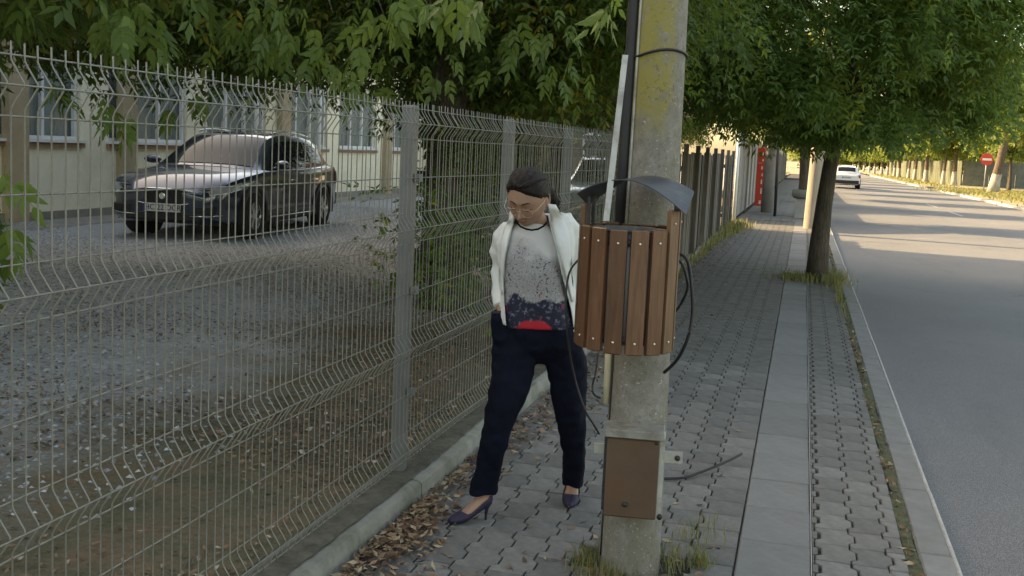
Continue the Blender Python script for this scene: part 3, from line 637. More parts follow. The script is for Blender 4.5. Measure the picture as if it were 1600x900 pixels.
# ================================================================ FOLIAGE
def nrm(a): return a / np.maximum(np.linalg.norm(a, axis=1, keepdims=True), 1e-9)
def sprays(pos, dirs, g, L=.20, leaf=.085, wid=.032, pairs=3, droop=.35):
    "compound leaves: pairs of leaflets along a drooping rachis. returns V,F,tint"
    S = len(pos); d = nrm(dirs); up = np.tile([0, 0, 1.], (S, 1)) + g.normal(0, .35, (S, 3)); sd = nrm(np.cross(d, up)); nn = nrm(np.cross(sd, d))
    sz = g.uniform(.7, 1.25, (S, 1)); tb = g.uniform(0, 1, S); VV = []; TT = []
    ks = [(i / pairs, s_) for i in range(1, pairs + 1) for s_ in (-1, 1)] + [(1.05, 0)]
    for t, s_ in ks:
        base = pos + d * (L * t) * sz - np.array([0, 0, droop * L]) * t * t * sz
        ld = nrm(d * (.55 if s_ else 1) + sd * (.85 * s_) + g.normal(0, .18, (S, 3)) - np.array([0, 0, .30]))
        wv = nrm(np.cross(ld, nn + g.normal(0, .35, (S, 3)))); fn = np.cross(wv, ld)
        l_ = leaf * sz * g.uniform(.8, 1.15, (S, 1)); w_ = wid * sz
        V = np.stack([base, base + ld * l_ * .42 + wv * w_ * .5 + fn * w_ * .18, base + ld * l_, base + ld * l_ * .42 - wv * w_ * .5 + fn * w_ * .18], 1)
        VV.append(V.reshape(-1, 3)); TT.append(np.repeat(np.clip(tb + g.normal(0, .12, S), 0, 1), 4))
    V = np.concatenate(VV); n = len(V) // 4; i = np.arange(n)[:, None] * 4
    F = np.concatenate([i + np.array([0, 1, 2]), i + np.array([0, 2, 3])]); return V, F, np.concatenate(TT)
def crown(name, seed, n, rx, ry, rz, zc, m, leaf=.085, wid=.032, L=.2, clumps=110, csz=.5, pairs=3, lo=None, cut=None, inner=.45):
    g = np.random.default_rng(seed)
    u = nrm(g.normal(0, 1, (clumps, 3))); rad = g.uniform(inner, 1., (clumps, 1)) ** .6
    cc = u * rad * np.array([rx, ry, rz]) + np.array([0, 0, zc]); cs = g.uniform(.55, 1.3, clumps) * csz; tone = g.normal(0, .16, clumps)
    k = g.integers(0, clumps, n); off = g.normal(0, 1, (n, 3)) * cs[k][:, None] * np.array([.62, .62, .42]); pos = cc[k] + off
    if lo is not None: pos[:, 2] = np.maximum(pos[:, 2], lo + g.uniform(0, .45, n) + .25 * np.sin(pos[:, 0] * 2.3 + seed) * np.cos(pos[:, 1] * 1.7))
    if cut is not None: pos = pos[cut(pos)]; k = k[:len(pos)]
    out = nrm(pos - np.array([0, 0, zc - rz * .3])); dirs = out * .7 + g.normal(0, .55, pos.shape) + np.array([0, 0, -.55])
    V, F, T_ = sprays(pos, dirs, g, L, leaf, wid, pairs)
    T_ = np.clip(T_ * .75 + np.tile(np.repeat(tone[k] + .12, 4), pairs * 2 + 1), 0, 1)
    return mesh(name, V, F, MT[m], smooth=False, tint=T_)
def trunk_mesh(name, seed, h, r, m, limbs=6, top=None, lean=(0, 0), spread=1.6, fork=2.2, flare=1.35):
    g = random.Random(seed); b = MB(); top = top or h
    pts = [(lean[0] * t + .05 * math.sin(t * 5 + seed) * (t > 0), lean[1] * t + .05 * math.cos(t * 4 + seed) * (t > 0), top * t - .15 * (t == 0)) for t in np.linspace(0, 1, 9)]
    b.tube(pts, [r * (flare if i == 0 else 1.1 if i == 1 else 1) * (1 - .06 * i) for i in range(9)], 14)
    for i in range(limbs):
        a = i * 2.4 + g.random(); z0 = fork + (top - fork) * g.random() * .8; s = z0 / top; p0 = Vector((lean[0] * s, lean[1] * s, z0)); q = [p0]
        for k in range(1, 6): q.append(p0 + Vector((math.cos(a) * spread * k / 5 + g.uniform(-.1, .1), math.sin(a) * spread * k / 5 + g.uniform(-.1, .1), 1.5 * k / 5 * g.uniform(.7, 1.2))))
        b.tube(q, [r * .42 * (1 - .17 * k) for k in range(6)], 8)
        for _ in range(3):
            k = g.randint(2, 4); e = q[k] + Vector((g.uniform(-.8, .8), g.uniform(-.8, .8), g.uniform(-.3, .7))); b.tube([q[k], (q[k] + e) / 2 + Vector((0, 0, .08)), e], [r * .13, r * .09, r * .04], 5)
    o = b.mesh(name, MT[m], True); return o
def tree(loc, tm, cms, label, group=None, rz=0, name='tree', cat='tree', scale=1, cscale=(1, 1, 1), crz=0):
    t = thing(name, label, cat, loc, rz, group)
    if tm: o = link('trunk', tm, t); o.scale = (scale,) * 3
    for cm in (cms if isinstance(cms, list) else [cms]): c = link('crown', cm, t); c.rotation_euler = (0, 0, crz); c.scale = cscale
    return t
# yard trees (maples): low hanging skirt from about 2.1 m
YC = [crown('crown', 11 + i, 13500, 2.5, 2.5, 1.9, 3.9, 'leaf', .088, .032, .20, 110, .55, 3, lo=1.95, inner=.3) for i in range(3)]
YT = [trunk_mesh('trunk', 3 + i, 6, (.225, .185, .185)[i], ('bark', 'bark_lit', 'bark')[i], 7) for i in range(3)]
G1 = 'broad leaved trees in the yard behind the mesh fence'
yt = [(-3.35, 9.9, 0, 1.0, 'ivy covered dark tree trunk in the yard just right of the near grey fence post'),
      (-3.05, 12.2, 1, .66, 'brown bare tree trunk in the yard behind the woman, left of the darker trunk'),
      (-3.3, 14.3, 2, .9, 'dark tree trunk in the yard between the woman and the concrete pole'),
      (-5.6, 5.0, 0, 1.0, None), (-9.4, 51, 1, 1.0, None), (-6.4, 50.5, 2, 1.0, None), (-7.9, 7.7, 1, .8, None), (-4.4, 17.6, 0, .9, None), (-6.1, 20.6, 1, .9, None), (-6.2, 45.5, 2, 1.0, None), (-8.9, 47, 0, 1, None)]
lbl = {3: 'yard tree nearest the left edge, its dark crown over the fence top', 4: 'rearmost yard tree past the small house', 5: 'yard tree furthest past the small house',
       6: 'yard tree between the fence and the building, dark crown over the upper left corner', 7: 'yard tree behind the board fence, nearest to the wire mesh part', 8: 'yard tree behind the middle of the board fence',
       9: 'yard tree beyond the small house, nearest the far pavement', 10: 'yard tree beyond the small house, deepest in the yard'}
yard_trees = []
YL = crown('crown', 18, 4600, 2.5, 2.5, 1.0, 3.0, 'leaf', .10, .036, .22, 90, .45, 3, lo=1.95, inner=.3)
for i, (x, y, v, s, lab) in enumerate(yt):
    yard_trees.append(tree((x, y, yard_z(x, y) - .05), YT[v], YL if i in (3, 4, 6) else YC[i % 3], lab or lbl[i], G1, scale=s if i < 3 else 1, crz=i * 1.3))
for i in (3,): 
    for c in yard_trees[i].children:
        if c.name.startswith('crown'): c.location = (0, 0, .25)
sk = link('crown', crown('crown', 77, 6200, 2.9, 2.6, .55, 2.95, 'leaf', .10, .036, .22, 90, .42, 3, lo=2.05, inner=.1), yard_trees[6]); sk.location = (2.0, 2.6, .0)
# ivy / suckers on the first trunk, low bushes
def bush(name, loc, n, rx, ry, rz, zc, seed, m, label, cat='bush', leaf=.07, wid=.03, csz=.22, clumps=30, lo=.02, group=None):
    o = link(name, crown(name, seed, n, rx, ry, rz, zc, m, leaf, wid, leaf * 1.8, clumps, csz, 2, lo=lo, inner=.1), None, loc); return tag(o, label, cat, group)
iv = crown('ivy', 61, 700, .30, .30, 1.3, 1.1, 'leaf', .07, .045, .10, 36, .14, 2, lo=.05, inner=.6); link('ivy', iv, yard_trees[0])
bush('bush', (-2.75, 8.0, .12), 260, .4, .8, .7, .9, 71, 'leaf', 'loose leafy bush behind the mesh right of the near post, beside the ivy covered trunk')
bush('bush', (-3.25, 11.0, .2), 1500, .42, .7, 1.2, 1.2, 72, 'leaf', 'dark green undergrowth filling the space between the ivy trunk and the brown trunk')
bush('bush', (-2.55, 15.3, .2), 900, .3, 1.0, 1.0, 1.0, 73, 'leaf', 'dark bush behind the concrete pole and the start of the board fence')
bush('bush', (-5.74, 20.0, .28), 500, .22, .3, .55, .8, 74, 'leaf_sunlit', 'bright yellow green shrub in the yard seen just left of the woman\'s head', leaf=.09, wid=.045)
bush('bush', (-6.9, 27.0, .28), 1500, 1.6, .6, 1.2, 1.4, 75, 'leaf', 'brownish dark hedge behind the silver car', leaf=.09)
bush('bush', (-3.78, 3.95, .12), 150, .16, .2, .24, 1.12, 76, 'leaf', 'green leafy shrub at the left edge of the picture behind the wire mesh', leaf=.08, wid=.034, csz=.12, clumps=10, lo=.6)
# large hanging compound leaves, one object each
def big_leaf_mesh(seed):
    g = random.Random(seed); b = MB(); pts = [(0, 0, 0), (.02, 0, -.055), (.03, 0, -.12), (.034, 0, -.19)]; b.tube(pts, [.0022, .0018, .0014, .001], 4)
    for (t, s) in ((.055, 1), (.06, -1), (.12, 1), (.125, -1), (.19, 0)):
        L = g.uniform(.085, .12); W = L * g.uniform(.21, .27); bp = Vector((.02 + t * .07, 0, -t)); ax = Vector((s * .75, g.uniform(-.3, .3), -.75 if s else -1)).normalized()
        wv = ax.cross(Vector((0, 1, g.uniform(-.4, .4)))).normalized(); fn = wv.cross(ax)
        rows = [(0, .12), (.18, .75), (.34, 1), (.40, .84), (.58, .86), (.62, .62), (.80, .42), (1, 0.02)]
        V = []
        for q, wd in rows:
            c = bp + ax * (L * q) - Vector((0, 0, .025 * q * q)) ; V += [c + wv * (W * wd) + fn * (W * .3 * wd), c, c - wv * (W * wd) + fn * (W * .3 * wd)]
        b.add(V, [(i * 3 + k, i * 3 + k + 1, i * 3 + k + 4, i * 3 + k + 3) for i in range(len(rows) - 1) for k in (0, 1)])
    me = b.mesh('leaf', MT['leaf_big'], True); a = me.attributes.new('tint', 'FLOAT', 'POINT'); tv = g.uniform(.05, .8)
    a.data.foreach_set('value', np.full(len(me.vertices), tv, dtype=np.float32)); return me
BLM = [big_leaf_mesh(100 + i) for i in range(9)]
clusters = [(172, 40, 9, 20, 34, 5.8, 0), (205, 20, 10, 26, 36, 5.6, 0), (240, 55, 8, 12, 36, 5.8, 0), (420, 30, 14, 50, 34, 6.6, 0), (400, 70, 10, 40, 30, 6.8, 0), (455, 62, 12, 40, 35, 6.8, 0), (520, 90, 12, 30, 44, 7.0, 0),
            (545, 140, 8, 18, 24, 7.2, 0), (585, 30, 10, 30, 26, 6.2, 0), (640, 14, 12, 40, 16, 6.0, 0), (700, 8, 10, 38, 14, 5.8, 0), (745, 4, 5, 20, 8, 5.7, 0), (95, 150, 6, 18, 16, 6.4, 3), (155, 178, 6, 18, 14, 6.4, 3), (205, 196, 4, 12, 10, 6.4, 3),
            (30, 6, 12, 50, 14, 6.0, 3), (330, 20, 10, 40, 30, 7.0, 3), (600, 100, 10, 50, 50, 7.6, 0), (850, 60, 12, 60, 50, 7.8, 1), (780, 70, 12, 60, 50, 8.0, 1), (880, 120, 10, 40, 30, 8.5, 1), (952, 12, 5, 14, 12, 6.2, 1),
            (6, 290, 3, 8, 24, 4.6, 3), (10, 365, 4, 12, 14, 4.5, 3), (690, 110, 10, 40, 40, 8.0, 0), (320, 160, 4, 10, 8, 7.2, 3), (270, 175, 3, 8, 6, 7.2, 3)]
for (u, v, n, su, sv, d, ti) in clusters:
    t = yard_trees[ti]
    for _ in range(n):
        p = P(u + random.gauss(0, su * .6), v + random.gauss(0, sv * .55) - 14, d + random.gauss(0, .25)) - t.location
        o = link('leaf', random.choice(BLM), t, p); o.rotation_euler = (random.gauss(0, .35), random.gauss(0, .35), random.uniform(0, 6.3)); o.scale = (random.uniform(.58, .98),) * 3
# twigs carrying them
tw = MB()
for (u, v, n, su, sv, d, ti) in clusters:
    if ti == 0 and v < 130:
        a = P(u, v - sv - 25, d); tw.tube([a + Vector((-.5, .7, .6)), a + Vector((-.15, .2, .18)), a], [.010, .006, .003], 5)
tw.build('twig', MT['bark'], yard_trees[0], True, org=yard_trees[0].location)

# street tree just past the pole, its crown over the road
SC = crown('crown', 31, 30000, 3.0, 3.5, 2.1, 4.15, 'leaf_street', .115, .034, .24, 170, .5, 3, lo=2.22, inner=.35)
ST = trunk_mesh('trunk', 41, 5, .135, 'bark', 9, lean=(.30, .1), fork=2.5, spread=2.0, top=4.4, flare=1.3)
t = tree((.14, 16.35, 0), ST, SC, 'leaning street tree with dark trunk at the kerb, big drooping crown over pavement and road', 'street trees in the pavement')
t.children[1].location = (.15, 0, 0)
G2 = 'street trees in the pavement'
FC = [crown('crown', 51 + i, 5200, 2.3, 2.3, 1.7, 4.2, 'leaf_far', .17, .075, .26, 60, .55, 2, lo=2.5, inner=.3) for i in range(3)]
FT = [trunk_mesh('trunk', 45 + i, 5, .15, 'bark', 6, fork=2.6, top=4.2, spread=1.5) for i in range(2)]
FTW = [trunk_mesh('trunk', 48 + i, 5, (.2, .26)[i], 'white_bark', 6, fork=2.6, top=4.6, spread=1.8, lean=((.1, 0), (-.2, .1))[i]) for i in range(2)]
for i, (x, y) in enumerate(((-.05, 35.5), (.1, 47), (.25, 58), (.2, 69), (.2, 80), (.3, 92), (.2, 104), (.3, 118), (.2, 132), (.2, 148))):
    tree((x, y, 0), FT[i % 2], FC[i % 3], ('street tree right behind the pedestal bin on the far walk' if i == 0 else 'pavement tree number %s beyond the pedestal bin, in the left row' % ('two', 'three', 'four', 'five', 'six', 'seven', 'eight', 'nine', 'ten')[i - 1]), G2, crz=i * .9)
G3 = 'whitewashed trees along the far side of the road'
rt = [(14.1, 110.5, 1, 'thickest whitewashed double trunk, standing past the side street corner'), (13.2, 111.5, 0, 'slimmer whitewashed trunk touching the thick double one'), (12.6, 121, 1, 'dark whitewashed trunk second along the far row'), (12.3, 130, 0, None), (12.6, 141, 0, None), (12.2, 150, 1, None),
      (12.4, 160, 0, None), (12.3, 172, 0, None), (12.4, 186, 1, None), (12.2, 202, 0, None), (12.3, 220, 0, None), (12.3, 240, 0, None), (12.3, 265, 0, None), (12.3, 295, 0, None)]
words = ['third', 'fourth', 'fifth', 'sixth', 'seventh', 'eighth', 'ninth', 'tenth', 'eleventh', 'twelfth', 'thirteenth']; wi = 0
for i, (x, y, k, lab) in enumerate(rt):
    if not lab: lab = 'whitewashed trunk with a sunlit yellow green crown, %s along the far side row' % words[wi]; wi += 1
    tree((x, y, 0), FTW[k], FC[(i + 1) % 3], lab, G3, crz=i * 1.1, cscale=(1.25, 1.25, 1.25) if i < 5 else (1.1, 1.1, 1.05))
lt = trunk_mesh('trunk', 88, 7, .34, 'white_bark', 7, lean=(.95, 0), fork=5.2, top=7.6, spread=2.2)
tt = tree((12.95, 81.5, .05), lt, [], 'leaning whitewashed tree trunk beside the round no entry sign', G3)
tt2 = crown('crown', 89, 9000, 4.2, 4.2, 2.4, 8.2, 'leaf_far', .2, .085, .3, 90, .7, 2, inner=.3); link('crown', tt2, tt).location = (1.2, 0, -.5)
tree((16.5, 96, 0), FT[0], FC[1], 'pale green feathery tree behind the no entry sign', cscale=(1.0, 1.0, 1.15))
tree((17.5, 84, 0), None, crown('crown', 90, 3500, 1.5, 1.5, 2.3, 2.6, 'leaf_far', .16, .06, .25, 50, .45, 2, inner=.2, lo=.3), 'tall thin shrub with bare stems at the right edge of the picture', cat='shrub')
tree((17.8, 104, 0), FT[1], FC[2], 'tree with a dark crown across the side street, left of the pale green one', G3, cscale=(1.6, 1.3, 1.25))
tree((21.5, 103, 0), FT[0], FC[0], 'rearmost tree across the side street behind the leaning trunk', G3, cscale=(1.5, 1.5, 1.5))
tree((11.9, 62, 0), FT[0], FC[0], 'roadside tree on the right whose crown enters at the upper right corner', G3, cscale=(1.2, 1.2, 1.3))
# backdrop woods at the end of the road
wd = crown('far_wood', 95, 9000, 45, 14, 5.5, 6, 'leaf_far', .8, .5, 1.2, 130, 2.6, 2, lo=.4, inner=.1)
o = link('far_wood', wd, None, (30, 330, 0)); tag(o, 'sunlit mass of trees closing the far end of the road', 'woods', kind='stuff')
wd = crown('yard_wood', 96, 9000, 9, 4, 4.5, 4.5, 'leaf', .4, .22, .6, 90, 1.1, 2, lo=.3, inner=.1)
o = link('yard_wood', wd, None, (-24, 52, 0)); tag(o, 'dark mass of trees behind the yard', 'woods', kind='stuff')
# panel wall along the right far side
wl = thing('panel_wall', 'dark grey panel wall behind the trees across the side street', 'wall', (15.2, 113.5, 0))
wm = MB().box(.02, 2.38, -.05, .05, 0, 2.5, bev=.01).mesh('panel', MT['dark_wall']); wm2 = MB().box(-.05, .05, .02, 2.38, 0, 2.5, bev=.01).mesh('panel', MT['green_grey_panel'])
for i in range(7): link('panel', wm, wl, (i * 2.4, 0, 0))
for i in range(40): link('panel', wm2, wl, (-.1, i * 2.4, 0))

# ================================================================ GROUND COVER
def scatter_leaves(name, pts, size, mat_, seed, label=None, tilt=.5, parent=None):
    g = np.random.default_rng(seed); pts = np.asarray(pts); n = len(pts); a = g.uniform(0, 2 * np.pi, n)
    d = np.stack([np.cos(a), np.sin(a), g.normal(0, tilt * .5, n)], 1); d = nrm(d); up = nrm(np.stack([g.normal(0, tilt, n), g.normal(0, tilt, n), np.ones(n)], 1)); s_ = nrm(np.cross(d, up)); u2 = np.cross(s_, d)
    L = (size * g.uniform(.6, 1.3, n))[:, None]; W = L * g.uniform(.3, .55, n)[:, None]; c = g.uniform(-.25, .3, n)[:, None]
    V = np.stack([pts - d * L * .5, pts + s_ * W * .5 + u2 * W * c, pts + d * L * .5 + u2 * L * .12, pts - s_ * W * .5 + u2 * W * c, pts + u2 * L * .02], 1).reshape(-1, 3)
    i = np.arange(n)[:, None] * 5; F = np.concatenate([i + np.array(q) for q in ((0, 4, 1), (1, 4, 2), (2, 4, 3), (3, 4, 0))])
    return mesh(name, V, F, MT[mat_], tint=np.repeat(g.uniform(0, 1, n), 5))
g = np.random.default_rng(5)
pts = []
heaps = [(-1.62, 3.95, .10, .33, 360), (-1.60, 4.30, .09, .24, 360), (-1.63, 4.65, .06, .2, 110), (-1.60, 5.35, .08, .25, 190), (-1.60, 5.9, .07, .3, 150), (-1.5, 6.6, .10, .5, 200), (-1.5, 7.6, .12, .6, 170), (-1.55, 9, .12, 1.0, 160), (-1.55, 12, .12, 2.2, 240), (-1.5, 17, .16, 3, 300), (-1.5, 23, .16, 3, 300)]
for (x, y, sx, sy, n) in heaps:
    q = g.normal(0, 1, (n, 2)) * [sx, sy]; X = -1.685 + np.abs(x + q[:, 0] + 1.685); Y = y + q[:, 1]; h = np.clip(1 - np.abs(X - x) / (sx * 2.2), 0, 1) * .055
    pts.append(np.stack([X, Y, .006 + h * g.uniform(.2, 1, n)], 1))
q = np.stack([g.uniform(-1.68, -.25, 150), 3.4 + g.random(150) ** 1.4 * 16, np.full(150, .006)], 1); pts.append(q)
q = np.stack([g.normal(-1.25, .10, 70), g.normal(3.85, .08, 70), np.full(70, .012)], 1); pts.append(q)
q = np.stack([g.normal(-.62, .16, 90), g.normal(4.22, .16, 90), np.full(90, .010)], 1); pts.append(q)
q = np.stack([g.uniform(.555, .625, 500), 3.4 + g.random(500) ** 1.2 * 26, np.full(500, .002)], 1); pts.append(q)
lit = link('fallen_leaves', scatter_leaves('fallen_leaves', np.concatenate(pts), .048, 'litter', 6)); tag(lit, 'dry brown leaves heaped along the fence footing and scattered over the pavers', 'leaves', kind='stuff')
n = 52000; X = -1.95 - np.abs(g.normal(0, 1.9, n)); Y = g.uniform(-.5, 15, n); pch = np.sin(X * 2.1 + Y * 1.1) + np.sin(Y * 2.3 - X * .7) + g.normal(0, .8, n); k = (X > -8) & (pch > -.3); X, Y = X[k], Y[k]
Z = np.array([yz(a, b) for a, b in zip(X, Y)]) + g.uniform(.004, .022, len(X))
lit = link('yard_litter', scatter_leaves('yard_litter', np.stack([X, Y, Z], 1), .036, 'litter2', 8)); tag(lit, 'rotting leaves spread over the yard soil behind the mesh fence', 'leaves', kind='stuff')
n = 70000; X = -2.6 - g.random(n) ** .8 * 8.5; Y = g.uniform(1, 22, n); k = (X + .7 * np.sin(Y * 1.1) < -3.2 - g.random(n) * 1.1) ; X, Y = X[k], Y[k]; Z = np.array([yz(a, b) for a, b in zip(X, Y)]) + .004
def chips(pts, seed, lo=.010, hi=.026):
    g = np.random.default_rng(seed); n = len(pts); s_ = g.uniform(lo, hi, n)[:, None, None]; t = np.array([[1, 0, -.3], [-.5, .87, -.3], [-.5, -.87, -.3], [0, 0, .6]]); a = g.uniform(0, 6.28, n); ca, sa = np.cos(a), np.sin(a)
    q = np.tile(t, (n, 1, 1)) * g.uniform(.6, 1.3, (n, 4, 1)); V = np.stack([q[..., 0] * ca[:, None] - q[..., 1] * sa[:, None], q[..., 0] * sa[:, None] + q[..., 1] * ca[:, None], q[..., 2] * .7], 2) * s_ + pts[:, None, :]
    i = np.arange(n)[:, None] * 4; F = np.concatenate([i + np.array(f) for f in ((0, 1, 3), (1, 2, 3), (2, 0, 3))]); return V.reshape(-1, 3), F, np.repeat(g.uniform(0, 1, n) ** 1.5, 4)
V, Fc, T_ = chips(np.stack([X, Y, Z], 1), 9); tag(link('gravel', mesh('gravel', V, Fc, MT['chip'], tint=T_)), 'loose grey gravel on the yard', 'gravel', kind='stuff')
def grass(name, pts, h, label, seed, wd=.005):
    g = np.random.default_rng(seed); pts = np.asarray(pts); n = len(pts); a = g.uniform(0, 6.28, n); ln = g.uniform(.2, .9, n)[:, None]; H = (h * g.uniform(.4, 1.25, n))[:, None]
    d = np.stack([np.cos(a), np.sin(a), 0 * a], 1); s_ = np.stack([-np.sin(a), np.cos(a), 0 * a], 1) * wd; z = np.array([0, 0, 1.])
    V = np.stack([pts - s_, pts + s_, pts + d * H * ln * .35 + z * H * .6 + s_ * .8, pts + d * H * ln * .35 + z * H * .6 - s_ * .8, pts + d * H * ln + z * H * (1 - .25 * ln)], 1).reshape(-1, 3)
    i = np.arange(n)[:, None] * 5; F = np.concatenate([i + np.array(q) for q in ((0, 1, 2), (0, 2, 3), (3, 2, 4))])
    return tag(link(name, mesh(name, V, F, MT['grass'], tint=np.repeat(g.uniform(0, 1, n), 5))), label, 'grass', kind='stuff')
def cl(x, y, sx, sy, n, z=0): return np.stack([g.normal(x, sx, n), g.normal(y, sy, n), np.full(n, z)], 1)
pg = np.concatenate([cl(-.43, 4.45, .05, .10, 90), cl(-.36, 4.75, .08, .14, 90), cl(-.78, 4.30, .03, .07, 130), cl(-.68, 4.18, .05, .02, 60), cl(-.31, 4.46, .02, .03, 110)])
grass('grass', pg, .085, 'sparse grass and weeds growing round the foot of the concrete pole', 21, .0022)
grass('grass', np.concatenate([cl(.05, 16.2, .18, .22, 350), cl(.5, 16.3, .12, .5, 500), cl(.56, 15, .03, 1.2, 160)]), .15, 'grass tufts round the foot of the leaning street tree', 22, .006)
grass('grass', np.concatenate([cl(-1.58, 25.6, .10, 1.1, 380), cl(-1.5, 27.3, .14, .4, 200), cl(-1.64, 22, .04, 2, 160), cl(-1.66, 17, .02, 2, 60)]), .24, 'weeds growing against the footing of the board fence', 23, .012)
grass('grass', np.concatenate([cl(12.3, 83, 1.3, 4, 2600, .05), cl(16, 86, 2.5, 3, 2200, .05), cl(12, 140, .8, 22, 3000, .05), cl(12.5, 70, 1, 8, 1500, .05)]), .22, 'short sunlit grass on the verge across the road', 24, .03)
k = np.stack([g.uniform(.565, .62, 420), 3.3 + g.random(420) * 14, np.full(420, -.004)], 1); grass('grass', k, .022, 'tiny moss and grass blades in the joint along the kerb', 25, .002)

# ================================================================ CREAM BUILDING across the yard
BX = -11.3; bd = thing('building', 'long cream rendered building with white framed windows across the yard', 'building', (BX, 20, 0))
def bb(name, x0, x1, y0, y1, z0, z1, m, par=None, bev=0): return MB().box(x0, x1, y0 - 20, y1 - 20, z0, z1, bev=bev).build(name, MT[m], par or bd)
wins = []; y = -9.0
while y < 28.4: wins.append((y, y + 2.35)); y += 3.05
SILL = 1.62; HEAD = 3.1; TOPZ = 4.0
bb('wall', -8, 0, -12, 31.0, .45, SILL - .10, 'cream_wall'); bb('plinth', -8, .05, -12, 31.0, -.2, .45, 'plinth'); bb('wall', -8, 0, -12, 31.0, HEAD, TOPZ, 'cream_wall')
bb('cornice', -8.2, .35, -12.2, 31.2, TOPZ, TOPZ + .2, 'white_frame')
for fl, (z0, z1) in enumerate(((SILL - .10, HEAD),)):
    py_ = -12
    for a, b_ in wins:
        bb('wall', -8, 0, py_, a, z0, z1, 'cream_wall'); py_ = b_
        wn = bb('window', -.22, -.17, a + .02, b_ - .02, z0 + .01, z1 - .01, 'curtain' if fl == 0 else 'glass')
        bb('pane', -.13, -.12, a + .02, b_ - .02, z0 + .05, z1 - .03, 'pane', wn)
        bb('sill', -.12, .09, a - .05, b_ + .05, z0, z0 + .045, 'white_frame', wn); bb('sill', -.02, .055, a - .05, b_ + .05, z0 - .075, z0 - .003, 'sill_brown', wn)
        for t in (0, .33, .66, 1): yy = a + .03 + t * (b_ - a - .12); bb('frame', -.11, -.05, yy, yy + .06, z0 + .046, z1 - .01, 'white_frame', wn)
        bb('frame', -.105, -.055, a + .09, b_ - .09, z1 - .09, z1 - .012, 'white_frame', wn); bb('frame', -.105, -.055, a + .09, b_ - .09, z0 + .046, z0 + .10, 'white_frame', wn)
    bb('wall', -8, 0, py_, 31.0, z0, z1, 'cream_wall')
for yp in (12.95, 15.62, 21.3, 27.4): bb('pilaster', .0, .13, yp, yp + .42, .02, 3.9, 'pilaster', bev=.01)
for yp in (20.2, 23.2): MB().tube([(.10, yp - 20, .1), (.10, yp - 20, 3.9)], .05, 10).build('downpipe', MT['white_frame'], bd, True)
MB().box(.05, .9, -32, 20, .20, .33, bev=.02).build('kerb_step', MT['plinth'], bd)
# tall block added behind it to keep the low sun off yard and street
ab = thing('sun_blocker', 'added pale block behind the cream building that keeps the sun off the street', 'building', (-26, 2, 0))
MB().box(-12, 0, -27, 28, 0, 20).build('wall', MT['block'], ab); MB().box(-12.3, .3, -27.3, 28.3, 20, 20.5).build('roof', MT['plinth'], ab)
WMB = MB().box(-.02, .03, -.75, .75, 0, 1.5).mesh('window', MT['glass']); SMB = MB().box(.0, .12, -.85, .85, -.09, -.01).mesh('sill', MT['white_frame'])
for fl in range(7):
    for k in range(16):
        w_ = link('window', WMB, ab, (0, -25 + k * 3.4, 1.2 + fl * 2.75)); link('sill', SMB, w_)
# small tiled house far in the yard
hs = thing('house', 'small brown brick house with a tiled roof glimpsed between the trunks and the concrete pole', 'house', (-8.5, 31, .2))
MB().box(-4, 4.2, 0, 6, 0, 3.0).build('wall', MT['brick_wall'], hs); MB().add([(-4.5, -.5, 2.9), (4.7, -.5, 2.9), (4.7, 6.5, 2.9), (-4.5, 6.5, 2.9), (-4, 3, 4.9), (4.2, 3, 4.9)], [(0, 1, 5, 4), (2, 3, 4, 5), (1, 2, 5), (3, 0, 4), (3, 2, 1, 0)]).build('roof', MT['roof_tile'], hs)
for x in (-2.6, .2, 2.6): w_ = MB().box(x - .5, x + .5, -.03, .05, 1.0, 2.1).build('window', MT['white_frame'], hs); MB().box(x - .43, x + .43, -.045, -.02, 1.08, 2.03).build('pane', MT['glass'], w_)

# ================================================================ CARS
def sm(a, k=2):
    a = np.array(a, float)
    for _ in range(k): b = a.copy(); b[1:-1] = .25 * a[:-2] + .5 * a[1:-1] + .25 * a[2:]; a = b
    return a
LY = np.linspace(-2.33, 2.33, 76)
def prof_(pts): xs, ys = zip(*pts); return sm(np.interp(LY, xs, ys), 3)
BW = prof_([(-2.33, .74), (-2.22, .86), (-1.9, .915), (-1.3, .925), (0, .915), (1.3, .925), (1.85, .905), (2.12, .86), (2.27, .74), (2.33, .60)])
BT = prof_([(-2.33, .84), (-2.2, 1.00), (-1.8, 1.02), (-.5, .985), (.7, .97), (1.05, .965), (1.7, .90), (2.05, .84), (2.22, .76), (2.33, .66)])
BC = prof_([(-2.33, .88), (-2.2, 1.04), (.7, 1.02), (1.05, 1.02), (1.7, .965), (2.05, .90), (2.22, .80), (2.33, .68)])
BB = prof_([(-2.33, .42), (-2.1, .26), (-1, .21), (1.5, .21), (2.15, .23), (2.33, .30)])
def body_ring(i):
    w_, t, c, b_ = BW[i], BT[i], BC[i], BB[i]; y = LY[i]
    h = [(0, b_), (w_ * .80, b_), (w_ * .95, b_ + .05), (w_ * .985, b_ + .14), (w_ * .975, b_ + .26), (w_ * .99, .60 if t > .75 else (b_ + t) / 2 + .03), (w_ * 1.0, t - .17 if t > .75 else t - .12), (w_ * .985, t - .07), (w_ * .955, t - .015), (w_ * .90, t + .008), (w_ * .62, (t + c) / 2 + .012), (w_ * .3, c), (0, c + .004)]
    return [Vector((x, y, z)) for x, z in h] + [Vector((-x, y, z)) for x, z in h[-2:0:-1]]
GH = [(-2.20, .78, .60, 1.00), (-2.0, .82, .62, 1.20), (-1.80, .83, .62, 1.37), (-1.55, .84, .625, 1.445), (-1.0, .85, .64, 1.495), (-.4, .855, .65, 1.515), (.05, .86, .645, 1.49), (.30, .86, .63, 1.43), (.60, .855, .66, 1.29), (.85, .85, .72, 1.14), (1.12, .84, .78, .985)]
gy = np.array([g_[0] for g_ in GH]); GY = np.linspace(-2.20, 1.12, 50)
